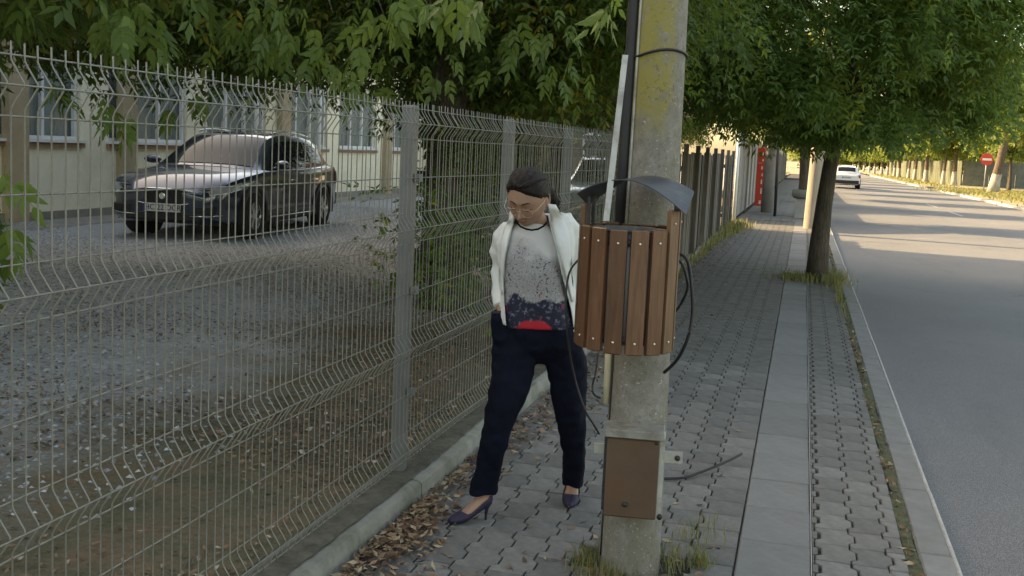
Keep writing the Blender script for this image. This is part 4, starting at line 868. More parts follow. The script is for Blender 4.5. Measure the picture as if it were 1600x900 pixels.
GWB, GWT, GT = [sm(np.interp(GY, gy, [g_[k] for g_ in GH]), 2) for k in (1, 2, 3)]
def gh_side(y, s):      # s 0 belt .. 1 roof edge
    i = np.interp(y, GY, np.arange(50)); wb, wt, t = (np.interp(i, np.arange(50), q) for q in (GWB, GWT, GT)); return Vector((wb + (wt - wb) * s ** 1.25 , y, .955 + (t - .04 - .955) * s))
def apply_text(o):
    bpy.context.view_layer.update(); me = bpy.data.meshes.new_from_object(o.evaluated_get(bpy.context.evaluated_depsgraph_get())); me.name = 'plate_text'
    bpy.data.objects.remove(o); m2 = bpy.data.objects.new('plate_text', me); COL.objects.link(m2); return m2
def car(label, loc, rz, paint, tone=None, group=None, sc_=1.0):
    c = thing('car', label, 'car', loc, rz, group); c.scale = (sc_,) * 3
    b = MB(); b.loft([body_ring(i) for i in range(76)]); body = b.build('body', MT[paint], c)
    cut = MB()
    for yy in (1.42, -1.38):
        for s in (-1, 1):
            cut.loft([[Vector((s * xx, yy + .385 * math.cos(2 * math.pi * k / 30), .345 + .385 * math.sin(2 * math.pi * k / 30))) for k in range(30)] for xx in ((.66, 1.1) if s > 0 else (.66, 1.1))])
    boolean(body, cut.build('cut', MT['plastic'])); autosmooth(body, 32)
    b = MB(); rings = []
    for y, wb, wt, t in zip(GY, GWB, GWT, GT):
        t = max(t, .975); h = [(wb, .90), (wb, .955)] + [tuple(gh_side(y, s))[::2] for s in (.35, .7, .93)] + [(wt - .035, t - .012), (wt * .55, t + .012), (0, t + .018)]
        rings.append([Vector((x, y, z)) for x, z in h] + [Vector((-x, y, z)) for x, z in h[-2::-1]])
    b.loft(rings); autosmooth(b.build('cabin', MT[paint], c), 32)
    def gpanel(name, pts, m='car_glass', off=.006, par=c):     # side glass from (y,s) quads strip
        for s_ in (-1, 1):
            V = []; 
            for (y, s0, s1) in pts:
                for k in range(5): q = gh_side(y, s0 + (s1 - s0) * k / 4); q.x += off; V.append(Vector((q.x * s_, q.y, q.z)))
            n = len(pts); V2 = [v + Vector((-s_ * .02, 0, 0)) for v in V]; Fq = [(i * 5 + k, i * 5 + k + 1, i * 5 + k + 6, i * 5 + k + 5) for i in range(n - 1) for k in range(4)]
            MB().add(V, Fq).build(name, MT[m], c, True)
    gpanel('side_window', [(y, .06, min(.88, max(.07, (.94 - y) / .62 * .88))) for y in np.linspace(.93, .02, 14)])
    gpanel('side_window', [(y, .06, .88) for y in np.linspace(-.06, -.92, 10)])
    gpanel('side_window', [(y, .10 + max(0, (-1.35 - y)) * .35, .88 - max(0, (-1.3 - y)) * .5) for y in np.linspace(-1.0, -1.82, 10)])
    def top_panel(name, ys, f, m='car_glass'):
        V = []
        for y in ys:
            i = np.interp(y, GY, np.arange(50)); wt = np.interp(i, np.arange(50), GWT) - .02; t = np.interp(i, np.arange(50), GT)
            for k in range(13): q = -1 + k / 6; V.append((q * wt * f(y), y, t + .026 - .030 * abs(q) ** 3))
        MB().add(V, [(a * 13 + k, a * 13 + k + 1, a * 13 + k + 14, a * 13 + k + 13) for a in range(len(ys) - 1) for k in range(12)]).build(name, MT[m], c, True)
    top_panel('windscreen', np.linspace(1.05, .26, 10), lambda y: .97); top_panel('rear_window', np.linspace(-1.72, -2.08, 6), lambda y: .92); top_panel('sunroof', np.linspace(.10, -1.2, 10), lambda y: .86)
    for s in (-1, 1):   # belt chrome strip, roof rail, mirror, handles, cladding, sill
        b = MB(); b.tube([gh_side(y, .03) * 1 + Vector((.010, 0, 0)) for y in np.linspace(.95, -1.9, 20)], .008, 6); b.V = [Vector((v.x * s, v.y, v.z)) for v in b.V]; b.build('belt_trim', MT['chrome'], c, True)
        b = MB(); b.tube([Vector((np.interp(y, GY, GWT) - .05, y, np.interp(y, GY, GT) + .035)) for y in np.linspace(.1, -1.6, 12)], .014, 6); b.V = [Vector((v.x * s, v.y, v.z)) for v in b.V]; b.build('roof_rail', MT['chrome'] if tone else MT['plastic'], c, True)
        b = MB(); b.tube([(.86 * s, .72, .99), (.97 * s, .70, 1.03)], .02, 6); b.loft([[Vector(((1.03 + .10 * math.cos(a)) * s, .70 + dy + .02 * math.cos(a), 1.06 + kz * .065 * math.sin(a))) for a in np.linspace(0, 2 * math.pi, 12, endpoint=False)] for dy, kz in ((-.05, .85), (-.02, 1), (.05, .95), (.09, .5))]); b.build('mirror', MT[paint], c, True)
        for yy in (-.02, -.95): MB().box(min(.925 * s, .945 * s), max(.925 * s, .945 * s), yy - .10, yy + .10, .80, .83, bev=.006).build('door_handle', MT['chrome'], c)
        for yy in (1.42, -1.38):
            rin, rout = .375, .44; rr_ = []
            for a in np.linspace(-.25, math.pi + .25, 26): rr_.append([Vector((x * s, yy + r_ * math.cos(a), .345 + r_ * math.sin(a))) for x, r_ in ((.86, rin), (.935, rin), (.942, rin + .02), (.935, rout), (.86, rout))])
            MB().loft(rr_).build('arch_trim', MT['plastic'], c)
            w_ = MB().lathe([(.20, -.10), (.315, -.10), (.338, -.07), (.342, 0), (.338, .07), (.315, .10), (.235, .10), (.225, .06), (.20, .05)], 32, axis='x', c=(.83 * s, yy, .342)).build('wheel', MT['tyre'], c, True)
            b = MB(); b.lathe([(.238, .088), (.225, .094), (.215, .06), (.21, .0)], 32, axis='x')
            for k in range(10):
                a = 2 * math.pi * (k // 2) / 5 + (.16 if k % 2 else -.16); dr = Vector((0, math.cos(a), math.sin(a))); sdv = Vector((0, -math.sin(a), math.cos(a)))
                b.obox(dr * .13 + Vector((.07, 0, 0)), dr * .095, sdv * .014, Vector((.012, 0, 0)))
            b.lathe([(0, .085), (.045, .085), (.05, .06), (.05, .03)], 16, axis='x'); b.V = [Vector((.83 * s + v.x * s, yy + v.y, .342 + v.z)) for v in b.V]; b.build('rim', MT['rim'], w_)
            MB().lathe([(0, .035), (.21, .035)], 24, axis='x', c=(.83 * s if s > 0 else .83 * s - .07, yy, .342)).build('brake_disc', MT['plastic'], w_)
            MB().lathe([(0, -.10), (.34, -.10)], 24, axis='x', c=(.72 * s, yy, .345)).build('well', MT['plastic'], w_)
        b = MB(); b.loft([[Vector((x * s, y, z)) for x, z in ((.90, .22), (.935, .25), (.938, .34), (.915, .40))] for y in np.linspace(-.95, .98, 8)], cap=False, closed=False); b.build('sill_trim', MT['plastic'], c)
        MB().tube([Vector((.945 * s, y, .30 + .0 * y)) for y in np.linspace(-.90, .93, 8)], .012, 5).build('sill_strip', MT['chrome'], c, True)
        # head lamp wraps the corner
        def onbody(y, z, o=.008):
            i = np.interp(y, LY, np.arange(76)); r0 = body_ring(int(i)); r1 = body_ring(min(75, int(i) + 1)); f = i - int(i); best = None
            pts = [a.lerp(b_, f) for a, b_ in zip(r0[:13], r1[:13])]
            for a, b_ in zip(pts[2:-1], pts[3:]):
                if a.z <= z <= b_.z: return Vector((a.x + (b_.x - a.x) * (z - a.z) / max(1e-6, b_.z - a.z) + o, y, z))
            return Vector((pts[6].x + o, y, z))
        b = MB(); V = []
        for y in np.linspace(2.29, 1.80, 12):
            zt = .745 + (2.29 - y) * .16; zb = .650 + (2.29 - y) * .20
            for k in range(4): q = onbody(y, zb + (zt - zb) * k / 3); V.append((q.x * s, q.y + .006, q.z))
        b.add(V, [(i * 4 + k, i * 4 + k + 1, i * 4 + k + 5, i * 4 + k + 4) for i in range(11) for k in range(3)]); h_ = b.build('headlight', MT['lamp_glass'], c, True)
        V = [Vector(V[i * 4]) + Vector((0, .004, -.006)) for i in range(12)]; MB().tube(V, .007, 5).build('trim', MT['chrome'], h_, True)
        b = MB(); V = []
        for y in np.linspace(-2.30, -1.95, 8):
            for k in range(4): q = onbody(y, .72 + .20 * k / 3 + (-1.95 - y) * .0); V.append((q.x * s, q.y - .006, q.z))
        b.add(V, [(i * 4 + k, i * 4 + k + 1, i * 4 + k + 5, i * 4 + k + 4) for i in range(7) for k in range(3)]); b.build('tail_light', MT['tail'], c, True)
        MB().tube([(.40 * s, 2.345, .355), (.62 * s, 2.33, .36), (.80 * s, 2.20, .38)], .008, 5).build('lower_trim', MT['chrome'], c, True)
        MB().box(min(.46 * s, .72 * s), max(.46 * s, .72 * s), 2.20, 2.335, .38, .50, bev=.02).build('fog_lamp_recess', MT['plastic'], c)
    # front: grille, plate, bumper bar
    b = MB(); V = []
    for x in np.linspace(-.52, .52, 15):
        yy = 2.345 - .05 * (x / .5) ** 2; hw = .10 * (1 - (abs(x) / .56) ** 4)
        V += [(x, yy, .60 - hw), (x, yy, .61 + hw)]
    b.add(V, [(i * 2, i * 2 + 2, i * 2 + 3, i * 2 + 1) for i in range(14)]); gr = b.build('grille', MT['plastic'], c)
    tr = MB(); tr.tube([(x, 2.352 - .05 * (x / .5) ** 2, .61 + .10 * (1 - (abs(x) / .56) ** 4)) for x in np.linspace(-.53, .53, 15)], .011, 6); tr.build('grille_trim', MT['chrome'], gr, True)
    tr = MB(); tr.tube([(x, 2.352 - .05 * (x / .5) ** 2, .60 - .10 * (1 - (abs(x) / .56) ** 4)) for x in np.linspace(-.53, .53, 15)], .006, 6); tr.build('grille_trim', MT['chrome'], gr, True)
    for x in np.linspace(-.45, .45, 16): MB().box(x - .005, x + .005, 2.342 - .05 * (x / .5) ** 2, 2.352 - .05 * (x / .5) ** 2, .52, .69).build('grille_bar', MT['bin_metal'], gr)
    MB().lathe([(0, 0), (.045, 0), (.045, .01), (.035, .012), (0, .012)], 20, c=(0, 0, 0)).build('emblem', MT['chrome'], gr).matrix_basis = Matrix.Translation((0, 2.35, .61)) @ Matrix.Rotation(-math.pi / 2, 4, 'X')
    MB().box(-.55, .55, 2.24, 2.338, .28, .40, bev=.02).build('lower_intake', MT['plastic'], c)
    for (yy, sg) in ((2.362, 1), (-2.345, -1)):
        zc = .455 if sg > 0 else .74
        pl = MB().box(-.26, .26, min(yy, yy - .03 * sg), max(yy, yy - .03 * sg), zc - .056, zc + .056, bev=.004).build('number_plate', MT['plate'], c)
        MB().box(-.258 if sg < 0 else .214, -.214 if sg < 0 else .258, min(yy + .001 * sg, yy + .003 * sg), max(yy + .001 * sg, yy + .003 * sg), zc - .05, zc + .05).build('country_strip', MT['plate_blue'], pl)
        cu = bpy.data.curves.new('plate_text', 'FONT'); cu.body = 'HC 22 DCR'; cu.size = .105; cu.extrude = .001; cu.align_x = 'CENTER'; cu.align_y = 'CENTER'
        to = bpy.data.objects.new('plate_text', cu); COL.objects.link(to); to.data.materials.append(MT['plate_ink']); to = apply_text(to); to.parent = pl
        to.location = (-.015 if sg > 0 else .02, yy + .004 * sg, zc); to.rotation_euler = (R(90), 0, R(180) if sg > 0 else 0)
    MB().box(-.80, .80, -2.345, -2.22, .34, .56, bev=.02).build('rear_bumper', MT['plastic'], c)
    return c

def heading(dx, dy): return math.atan2(-dx, dy)        # local +y (front) to world direction
h = heading(math.sin(R(5.5)), -math.cos(R(5.5)))
car('dark blue black estate car parked in the yard behind the mesh, facing the camera', (-8.52, 14.8, .29), h, 'car_black', tone=1)
car('pale silver car parked deep in the yard, seen between the trunks and the pole', (-3.62, 20.6, .15), heading(.12, -1), 'car_silver')
car('white car driving away on the far road, just right of the leaning tree', (3.0, 84, -.12), 0, 'car_white', sc_=1.12)
# no entry sign
sg = thing('no_entry_sign', 'round red no entry sign with a white bar on a grey post at the corner', 'road sign', (12.14, 80, 0), R(6))
MB().tube([(0, 0, 0), (.03, 0, 2.9)], .035, 10).build('post', MT['light_metal'], sg, True)
disc = MB().lathe([(0, 0), (.42, 0), (.42, .02), (0, .02)], 32); disc.V = [Vector((v.x + .03, -.04 - v.z, v.y + 2.45)) for v in disc.V]; disc.build('disc', MT['sign_red'], sg)
MB().box(-.28, .34, -.075, -.062, 2.37, 2.52).build('bar', MT['sign_white'], sg)
# pale pole at the crossing and pedestal bin
o = MB().lathe([(0, -.1), (.205, -.1), (.20, 0), (.155, 5), (.13, 8), (0, 8)], 20).build('street_pole', MT['far_pole'], None, True); o.location = (.27, 28.9, 0); o.rotation_euler = (0, R(1.2), 0)
tag(o, 'sunlit tan pole at the brick crossing right behind the leaning street tree', 'pole')
pb = thing('pedestal_bin', 'grey green pedestal litter bin on the far walk left of the tan pole', 'litter bin', (-.05, 33.6, 0))
MB().box(-.15, .15, -.15, .15, 0, .62, bev=.02).build('pedestal', MT['concrete_panel'], pb); MB().lathe([(0, .62), (.22, .62), (.27, .70), (.27, .86), (.24, .88), (.24, .8), (0, .8)], 24).build('bowl', MT['dark_wall'], pb, True)
MT['gold'] = simple('thin_gold_wire', (.62, .50, .34), .3, .8, bump=0)
def m_lens():
    n = N('spectacle_lens'); tb = n.n('ShaderNodeBsdfTransparent'); mx = n.n('ShaderNodeMixShader'); mx.inputs[0].default_value = .10; n.col((.2, .2, .2)); n.set(rough=.05)
    n.l(tb.outputs[0], mx.inputs[1]); n.l(n.b.outputs[0], mx.inputs[2]); n.l(mx.outputs[0], n.t.nodes['Material Output'].inputs[0]); return n.m
MT['lens'] = m_lens()

# ================================================================ THE WOMAN
from mathutils.bvhtree import BVHTree
from mathutils import noise as mn
WO = Vector((-1.2, 4.85, 0))
woman = thing('person', 'woman in a white blazer, printed top and navy trousers walking head bowed, hand in pocket', 'person', WO)
FH = Vector((FW.x, FW.y, 0)).normalized(); RH = Vector((FH.y, -FH.x, 0)); Z = Vector((0, 0, 1))
def ring(u, v, d, a, b, n=28, tilt=0., pw=1.0, back=None):
    c = P(u, v, d); a = a * d / F_PX; out = []
    for k in range(n):
        t = 2 * math.pi * k / n; cs, sn = math.cos(t), math.sin(t); cs = math.copysign(abs(cs) ** pw, cs); sn = math.copysign(abs(sn) ** pw, sn)
        bb_ = b if (sn < 0 or back is None) else back
        out.append(c + RH * (cs * a) + FH * (sn * bb_) + Z * (tilt * cs * a))
    return out
def loftr(b, rows, n=28, pw=.9): b.loft([ring(*r[:5], n=n, pw=pw, tilt=(r[5] if len(r) > 5 else 0), back=(r[6] if len(r) > 6 else None)) for r in rows])
def wobble(o, amp, scale, seed=0, stretch=(1, 1, 1)):
    me = o.data; me.update()
    co = [v.co.copy() for v in me.vertices]; nn = [v.normal.copy() for v in me.vertices]
    for v, c, n in zip(me.vertices, co, nn):
        q = Vector((c.x * stretch[0], c.y * stretch[1], c.z * stretch[2])) * scale + Vector((seed, seed, seed)); v.co = c + n * (amp * mn.noise(q))
    me.update(); return o
# --- head frame
HC = P(825, 309, 4.87); HS = 1.135; yaw, pit = R(24), R(35)
hf = (-FH * math.cos(yaw) - RH * math.sin(yaw)).normalized(); hfp = hf * math.cos(pit) - Z * math.sin(pit); hu = Z * math.cos(pit) + hf * math.sin(pit); hr = hu.cross(hfp).normalized()
rl = R(-4); hr, hu = hr * math.cos(rl) + hu * math.sin(rl), hu * math.cos(rl) - hr * math.sin(rl)
def H(x, y, z): return HC + (hr * x + hfp * y + hu * z) * HS
def gs(x, z, x0, z0, sx, sz): return math.exp(-((x - x0) / sx) ** 2 - ((z - z0) / sz) ** 2)
def head_pt(th, ph, local=False):
    sx, sy, sz = math.cos(ph) * math.sin(th), math.cos(ph) * math.cos(th), math.sin(ph)
    zz = sz * .116; jaw = max(0, -sz - .15) / .85; x = sx * .0765 * (1 - .25 * jaw ** 1.5); y = sy * (.096 if sy > 0 else .104)
    if sy < 0 and sz < 0: y *= 1 - .45 * (-sz) ** 1.2
    if sy > 0:
        y = y * (1 - .10 * max(0, sz - .3)) + .012 * jaw * sy
        y = min(y, .088 + .1 * (y - .088)) if y > .088 else y
        f = sy
        y += f * (.026 * gs(x, zz, 0, -.020, .0105, .013) + .014 * gs(x, zz, 0, -.002, .008, .022) + .009 * (gs(x, zz, .012, -.026, .007, .008) + gs(x, zz, -.012, -.026, .007, .008)))
        y += f * (.005 * gs(x, zz, 0, .034, .045, .010) - .009 * (gs(x, zz, .031, .012, .015, .011) + gs(x, zz, -.031, .012, .015, .011)) + .0065 * (gs(x, zz, .031, .009, .011, .007) + gs(x, zz, -.031, .009, .011, .007)))
        y += f * (.005 * (gs(x, zz, .040, -.028, .018, .018) + gs(x, zz, -.040, -.028, .018, .018)))
        y += f * (.0085 * gs(x, zz, 0, -.0505, .019, .0045) + .0095 * gs(x, zz, 0, -.060, .016, .005) - .004 * gs(x, zz, 0, -.055, .024, .0022) - .004 * gs(x, zz, 0, -.071, .02, .005))
        y += f * .010 * gs(x, zz, 0, -.088, .020, .014)
    return (x, y, zz) if local else H(x, y, zz)
def head_mb():
    b = MB(); n, m = 110, 74; rings = []
    for j in range(1, m): rings.append([head_pt(2 * math.pi * i / n, -math.pi / 2 + math.pi * j / m) for i in range(n)])
    b.loft(rings); return b
body = head_mb()
for s in (-1, 1):      # ears
    c = []
    for k in range(13):
        t = k / 12 * 2 * math.pi; c.append(H(s * (.079 + .005 * math.cos(t)), -.012 - .013 * math.cos(t), -.006 + .030 * math.sin(t)))
    body.tube(c, .0052, 8); body.loft([[H(s * (.070 + .012 * q), -.012 + .012 * math.cos(t) * (1 - .2 * q), -.008 + .027 * math.sin(t)) for t in np.linspace(0, 2 * math.pi, 12, endpoint=False)] for q in (0, 1)])
# neck, torso
loftr(body, [(826, 322, 4.93, 20, .056), (830, 334, 4.94, 22, .060), (834, 346, 4.96, 25, .064), (838, 356, 4.98, 31, .07)])
loftr(body, [(838, 350, 4.98, 30, .055), (838, 358, 4.98, 46, .075), (838, 375, 4.98, 49, .092), (836, 400, 4.97, 46, .105), (836, 430, 4.97, 45, .105), (837, 465, 4.98, 43, .10), (839, 500, 4.98, 47, .105), (841, 530, 4.98, 53, .11), (843, 548, 4.99, 40, .08)])
def tp(L): return [P(*q[:3]) for q in L]
def legs(b, k=1.0, dx=0, hem=True):
    LLr = [(808, 520, 4.98, 33, .10), (804, 544, 4.96, 35, .098), (800, 584, 4.94, 34.5, .094), (791, 620, 4.91, 29.5, .082), (779.5, 660, 4.90, 25, .070), (771.5, 691, 4.91, 22.5, .064), (762.5, 731, 4.95, 20.5, .060), (754.5, 771, 4.99, 19.5, .060)]
    RLr = [(872, 520, 4.99, 33, .10), (877, 544, 5.00, 33, .10), (881, 567, 5.01, 33, .095), (884, 589, 5.02, 30.5, .086), (889.5, 633, 5.04, 25.5, .076), (894.5, 664, 5.08, 22, .068), (897, 700, 5.14, 18.5, .062), (896.5, 731, 5.19, 16, .060), (895, 756, 5.23, 14.5, .058)]
    for L in (LLr, RLr): loftr(b, [(u, v, d, a * k - dx, bb_ * k - dx * .003) for (u, v, d, a, bb_) in L])
legs(body, .80, 0)
# feet
def foot_frame(toe, heel_g, ank): h = (heel_g - toe); h.z = 0; return h.normalized()
toeL, heelL, ankL = G(702, 818), G(758, 812), P(753, 776, 4.985)
toeR = G(889, 794.5); hR = Vector((toeR.x, toeR.y, 0)).normalized(); heelR = toeR + (hR + RH * .10).normalized() * .175; ankR = heelR + Z * .135 - hR * .012
def foot(b, toe, heel, ank, grow=0.):
    h = (heel - toe); h.z = 0; L = h.length; h.normalize(); s = Vector((-h.y, h.x, 0)); rows = []
    for t, z, wd, ht in ((0, .013, .010, .008), (.10, .017, .024, .013), (.30, .024, .036, .020), (.48, .042, .037, .027), (.68, .068, .031, .034), (.88, .090, .027, .034), (1.04, .096, .024, .028), (1.12, .098, .012, .015)):
        c = toe + h * (L * t) + Z * z; rows.append([c + s * (math.cos(a) * (wd + grow)) + Z * (math.sin(a) * (ht + grow)) for a in np.linspace(0, 2 * math.pi, 20, endpoint=False)])
    b.loft(rows); return h, s, L
for (toe, heel, ank, up_) in ((toeL, heelL, ankL, P(756, 752, 4.98)), (toeR, heelR, ankR, P(895.5, 735, 5.21))):
    h, s, L = foot(body, toe, heel, ank); c = toe + h * (L * .86) + Z * .095; body.tube([c, c.lerp(ank, .6), ank, up_], [.031, .032, .029, .036], 16)
# arms
armR = [(800, 362, 4.98), (787, 380, 5.01), (782, 405, 5.04), (780, 430, 5.04), (781, 458, 5.0), (783, 484, 4.955)]; armL = [(876, 362, 4.99), (889, 380, 5.01), (894, 405, 5.04), (898, 435, 5.05), (901, 462, 5.03), (904, 492, 4.99)]
body.tube(tp(armR), [.030, .029, .027, .025, .023, .022], 14); body.tube(tp(armL), [.030, .029, .027, .025, .023, .022], 14)
def hand(b, wrist, dr, palm_n, thumb_side):
    dr = dr.normalized(); sd_ = dr.cross(palm_n).normalized() * thumb_side; pn = palm_n.normalized()
    b.loft([[wrist + dr * t + sd_ * (math.cos(a) * w_) + pn * (math.sin(a) * th) for a in np.linspace(0, 2 * math.pi, 14, endpoint=False)] for t, w_, th in ((-.01, .024, .017), (.02, .028, .016), (.055, .038, .015), (.085, .039, .013), (.093, .034, .009))])
    for i, (o_, L) in enumerate(((.029, .068), (.0098, .076), (-.0098, .070), (-.029, .055))):
        p = wrist + dr * .080 + sd_ * o_; q1 = p + dr * L * .45 + pn * .006 + sd_ * o_ * .08; q2 = q1 + (dr * .85 + pn * .5).normalized() * L * .32; q3 = q2 + (dr * .55 + pn * .85).normalized() * L * .28
        b.tube([p, q1, q2, q3], [.0088, .0084, .0078, .0058], 9)
    p = wrist + dr * .028 + sd_ * .024; q1 = p + (dr * .6 + sd_ * .75).normalized() * .034; q2 = q1 + (dr * .95 + sd_ * .25 + pn * .25).normalized() * .030; b.tube([p, q1, q2, q2 + (dr * .95 + pn * .35) * .018], [.0135, .0115, .0095, .007], 9)
hand(body, P(904, 494, 4.99), (Vector(P(908, 530, 4.97)) - P(904, 494, 4.99)), -RH, 1)
hand(body, P(781, 484, 4.95), (Vector(P(790, 520, 4.93)) - P(781, 484, 4.95)), RH, -1)
bo = body.build('body', MT['skin'], woman, True, org=WO); remesh(bo, .0034, 1)
me = bo.data; bl = np.zeros(len(me.vertices), dtype=np.float32); hc = HC - WO
for i, v in enumerate(me.vertices):
    if v.co.z < 1.3: continue
    d = v.co - hc; x, y, z = d.dot(hr) / HS, d.dot(hfp) / HS, d.dot(hu) / HS
    if y > .05:
        q = ((x / .025) ** 2 + ((z + .0555) / .0095) ** 2); bl[i] = max(0, min(1, 1.6 - q * 1.4)) * .9
        bl[i] = max(bl[i], .22 * gs(x, z, .042, -.028, .016, .016), .22 * gs(x, z, -.042, -.028, .016, .016), .18 * gs(x, z, 0, -.02, .012, .012), .35 * gs(x, z, .031, .012, .016, .007), .35 * gs(x, z, -.031, .012, .016, .007))
a = me.attributes.new('blush', 'FLOAT', 'POINT'); a.data.foreach_set('value', bl)
bvh = BVHTree.FromObject(bo, bpy.context.evaluated_depsgraph_get()) if False else BVHTree.FromPolygons([v.co[:] for v in me.vertices], [tuple(p.vertices) for p in me.polygons])
def face_at(x, z, off=.002):
    o_ = H(x, .2, z) - WO; hit = bvh.ray_cast(o_, -hfp); return (hit[0] + hfp * off + WO) if hit[0] is not None else H(x, .09, z)
for s in (-1, 1):
    MB().tube([face_at(s * x, z, .0012) for x, z in ((.012, .034), (.022, .0375), (.034, .0375), (.044, .033))], [(.0022, .0022), (.0032, .003), (.003, .0028), (.001, .001)], 6).build('eyebrow', MT['hair'], woman, True, org=WO)
    MB().tube([face_at(s * x, z, .0004) for x, z in ((.017, .0065), (.024, .0028), (.032, .0015), (.040, .0035), (.0455, .0075))], [.0010, .0017, .0020, .0019, .0009], 6).build('eyelashes', MT['hair'], woman, True, org=WO)
# hair
b = MB(); n, m = 96, 60; rings = []
for j in range(1, m):
    ph = -math.pi / 2 + math.pi * j / m; rg = []
    for i in range(n):
        th = 2 * math.pi * i / n; x, y, z = head_pt(th, ph, True); q = math.sqrt(x * x + y * y + z * z)
        zl = float(np.interp(y, [-.10, -.06, -.03, -.008, .012, .04, .065, .085, .10], [-.085, -.078, -.055, .004, .028, .056, .077, .087, .090])) - .016 * max(-.3, min(1, x / .05)) * (y > .02) + .0015 * math.sin(th * 9 + 1)
        s_ = max(0, min(1, (z - zl) / .016 + .35)); s_ = s_ * s_ * (3 - 2 * s_); k = 1 + (-.006 + (.018 + .004 * max(0, z / .11)) * s_ + .0009 * math.sin(th * 9 + 2)) / q
        rg.append(H(x * k, y * k, z * k))
    rings.append(rg)
b.loft(rings)
b.tube([H(0, -.080, -.01), H(.025, -.100, -.030), H(.050, -.106, -.052), H(.066, -.104, -.085), H(.074, -.10, -.125)], [.040, .038, .031, .024, .012], 16)
for k in range(14): b.tube([H(.02 + .006 * (k % 5), -.10, .01 - .004 * k), H(.062 + .004 * (k % 4), -.115, -.035 - .003 * k), H(.082 + .01 * math.sin(k * 2), -.11 + .01 * math.cos(k), -.085 - .003 * k)], [.005, .004, .0025], 6)
for s in (-1, 1): b.tube([H(s * .058, .046, .060), H(s * .074, .014, .034), H(s * .074, -.03, .004), H(s * .045, -.075, -.015)], [.006, .010, .016, .02], 12)
for k in range(90):
    th0 = R(-105 + 210 * (k + .5) / 90) + random.gauss(0, .02); pts = []
    for q in np.linspace(0, 1, 9):
        ph = R(50 + 28 * math.sin(q * math.pi * .5) - q * q * 74) + .02 * math.sin(k); th = th0 * (1 - q) ** .8 + (math.copysign(math.pi, th0) * (1 - .06 * abs(th0))) * (1 - (1 - q) ** .8) * .92
        x, y, z = head_pt(th, ph, True); l_ = math.sqrt(x * x + y * y + z * z); kk = 1 + (.0165 + .004 * math.sin(k * 2.3 + q * 3)) / l_; pts.append(H(x * kk, y * kk, z * kk))
    b.tube(pts, [.0030] * 9, 6)
ho = b.build('hair', MT['hair'], woman, True, org=WO); remesh(ho, .0032, 1)
hcl = hc
for v in ho.data.vertices:
    d = v.co - hcl; x, y, z = d.dot(hr) / HS, d.dot(hfp) / HS, d.dot(hu) / HS; ang = math.atan2(x + .02, z + .02); v.co += (v.co - hcl).normalized() * (.0009 * math.sin(ang * 40 + y * 25) + .0006 * math.sin(ang * 83 + 3))
# glasses
gl = link('glasses', None, woman); fr = MB()
for s in (-1, 1):
    pts = []
    for k in range(25):
        t = 2 * math.pi * k / 24; pts.append(H(s * (.033 + .0245 * math.copysign(abs(math.cos(t)) ** .8, math.cos(t))), .104 - .006 * abs(math.cos(t)) , .001 + .0185 * math.copysign(abs(math.sin(t)) ** .8, math.sin(t))))
    fr.tube(pts, .0010, 6); fr.tube([H(s * .0575, .100, .008), H(s * .070, .082, .010), H(s * .080, .03, .010), H(s * .082, -.012, .012)], .0012, 6)
    ln = MB(); ln.add([p - WO for p in pts[:24]] + [H(s * .033, .1055, .001) - WO], [(i, (i + 1) % 24, 24) for i in range(24)]); ln.build('lens', MT['lens'] if 'lens' in MT else MT['glass'], gl, True)
fr.tube([H(-.009, .103, .006), H(0, .106, .009), H(.009, .103, .006)], .0012, 6)
fr.build('frame', MT['gold'] if 'gold' in MT else MT['chrome'], gl, True, org=WO)
# shirt
SH1 = P(835, 394, 4.86).z; SH2 = P(835, 462, 4.86).z; SH3 = P(835, 501, 4.86).z; SHX = -(P(836, 500, 4.86).x - WO.x)
MT['shirt'] = m_shirt()
b = MB(); loftr(b, [(832, 347, 4.965, 22, .066), (834, 352, 4.97, 30, .075), (836, 362, 4.975, 47, .090), (836, 380, 4.975, 52, .115), (834, 402, 4.97, 52, .132), (834, 425, 4.97, 51, .135), (835, 450, 4.975, 51, .130), (837, 475, 4.98, 53, .134), (839, 497, 4.98, 56, .136), (840, 508, 4.98, 56, .132)])
so_ = b.build('shirt', MT['shirt'], woman, True, org=WO); remesh(so_, .005, 3); wobble(so_, .010, 9, 3, (1, 1, .6))
sbv = BVHTree.FromPolygons([v.co[:] for v in so_.data.vertices], [tuple(p.vertices) for p in so_.data.polygons])
def on(bvh_, u, v, off, dflt=4.85):
    o_ = EYE - WO; d = (P(u, v, 1) - EYE).normalized(); h_ = bvh_.ray_cast(o_, d); return (h_[0] - d * off) if h_[0] is not None else P(u, v, dflt) - WO
MB().tube([on(sbv, u, v, .001) + WO for u, v in ((808, 349), (814, 354.5), (822, 358), (831, 359.5), (841, 358), (849, 353.5), (854, 348))], .0045, 8).build('neckline', MT['trousers'], woman, True, org=WO)
# trousers
b = MB(); legs(b, 1.0, 0)
loftr(b, [(839, 497, 4.98, 50, .118), (840, 506, 4.98, 56, .125), (841, 525, 4.98, 60, .126), (842, 538, 4.98, 63, .118), (845, 550, 4.99, 58, .100), (847, 560, 4.99, 34, .070), (848, 569, 4.99, 12, .04)])
b.tube(tp([(781, 488, 4.955), (783, 505, 4.94), (788, 530, 4.925), (797, 556, 4.93)]), [.037, .046, .050, .03], 16)
tr_ = b.build('trousers', MT['trousers'], woman, True, org=WO); remesh(tr_, .006, 4); wobble(tr_, .016, 7, 5, (1.6, 1.6, .5)); wobble(tr_, .008, 16, 9, (1, 1, 1.4))
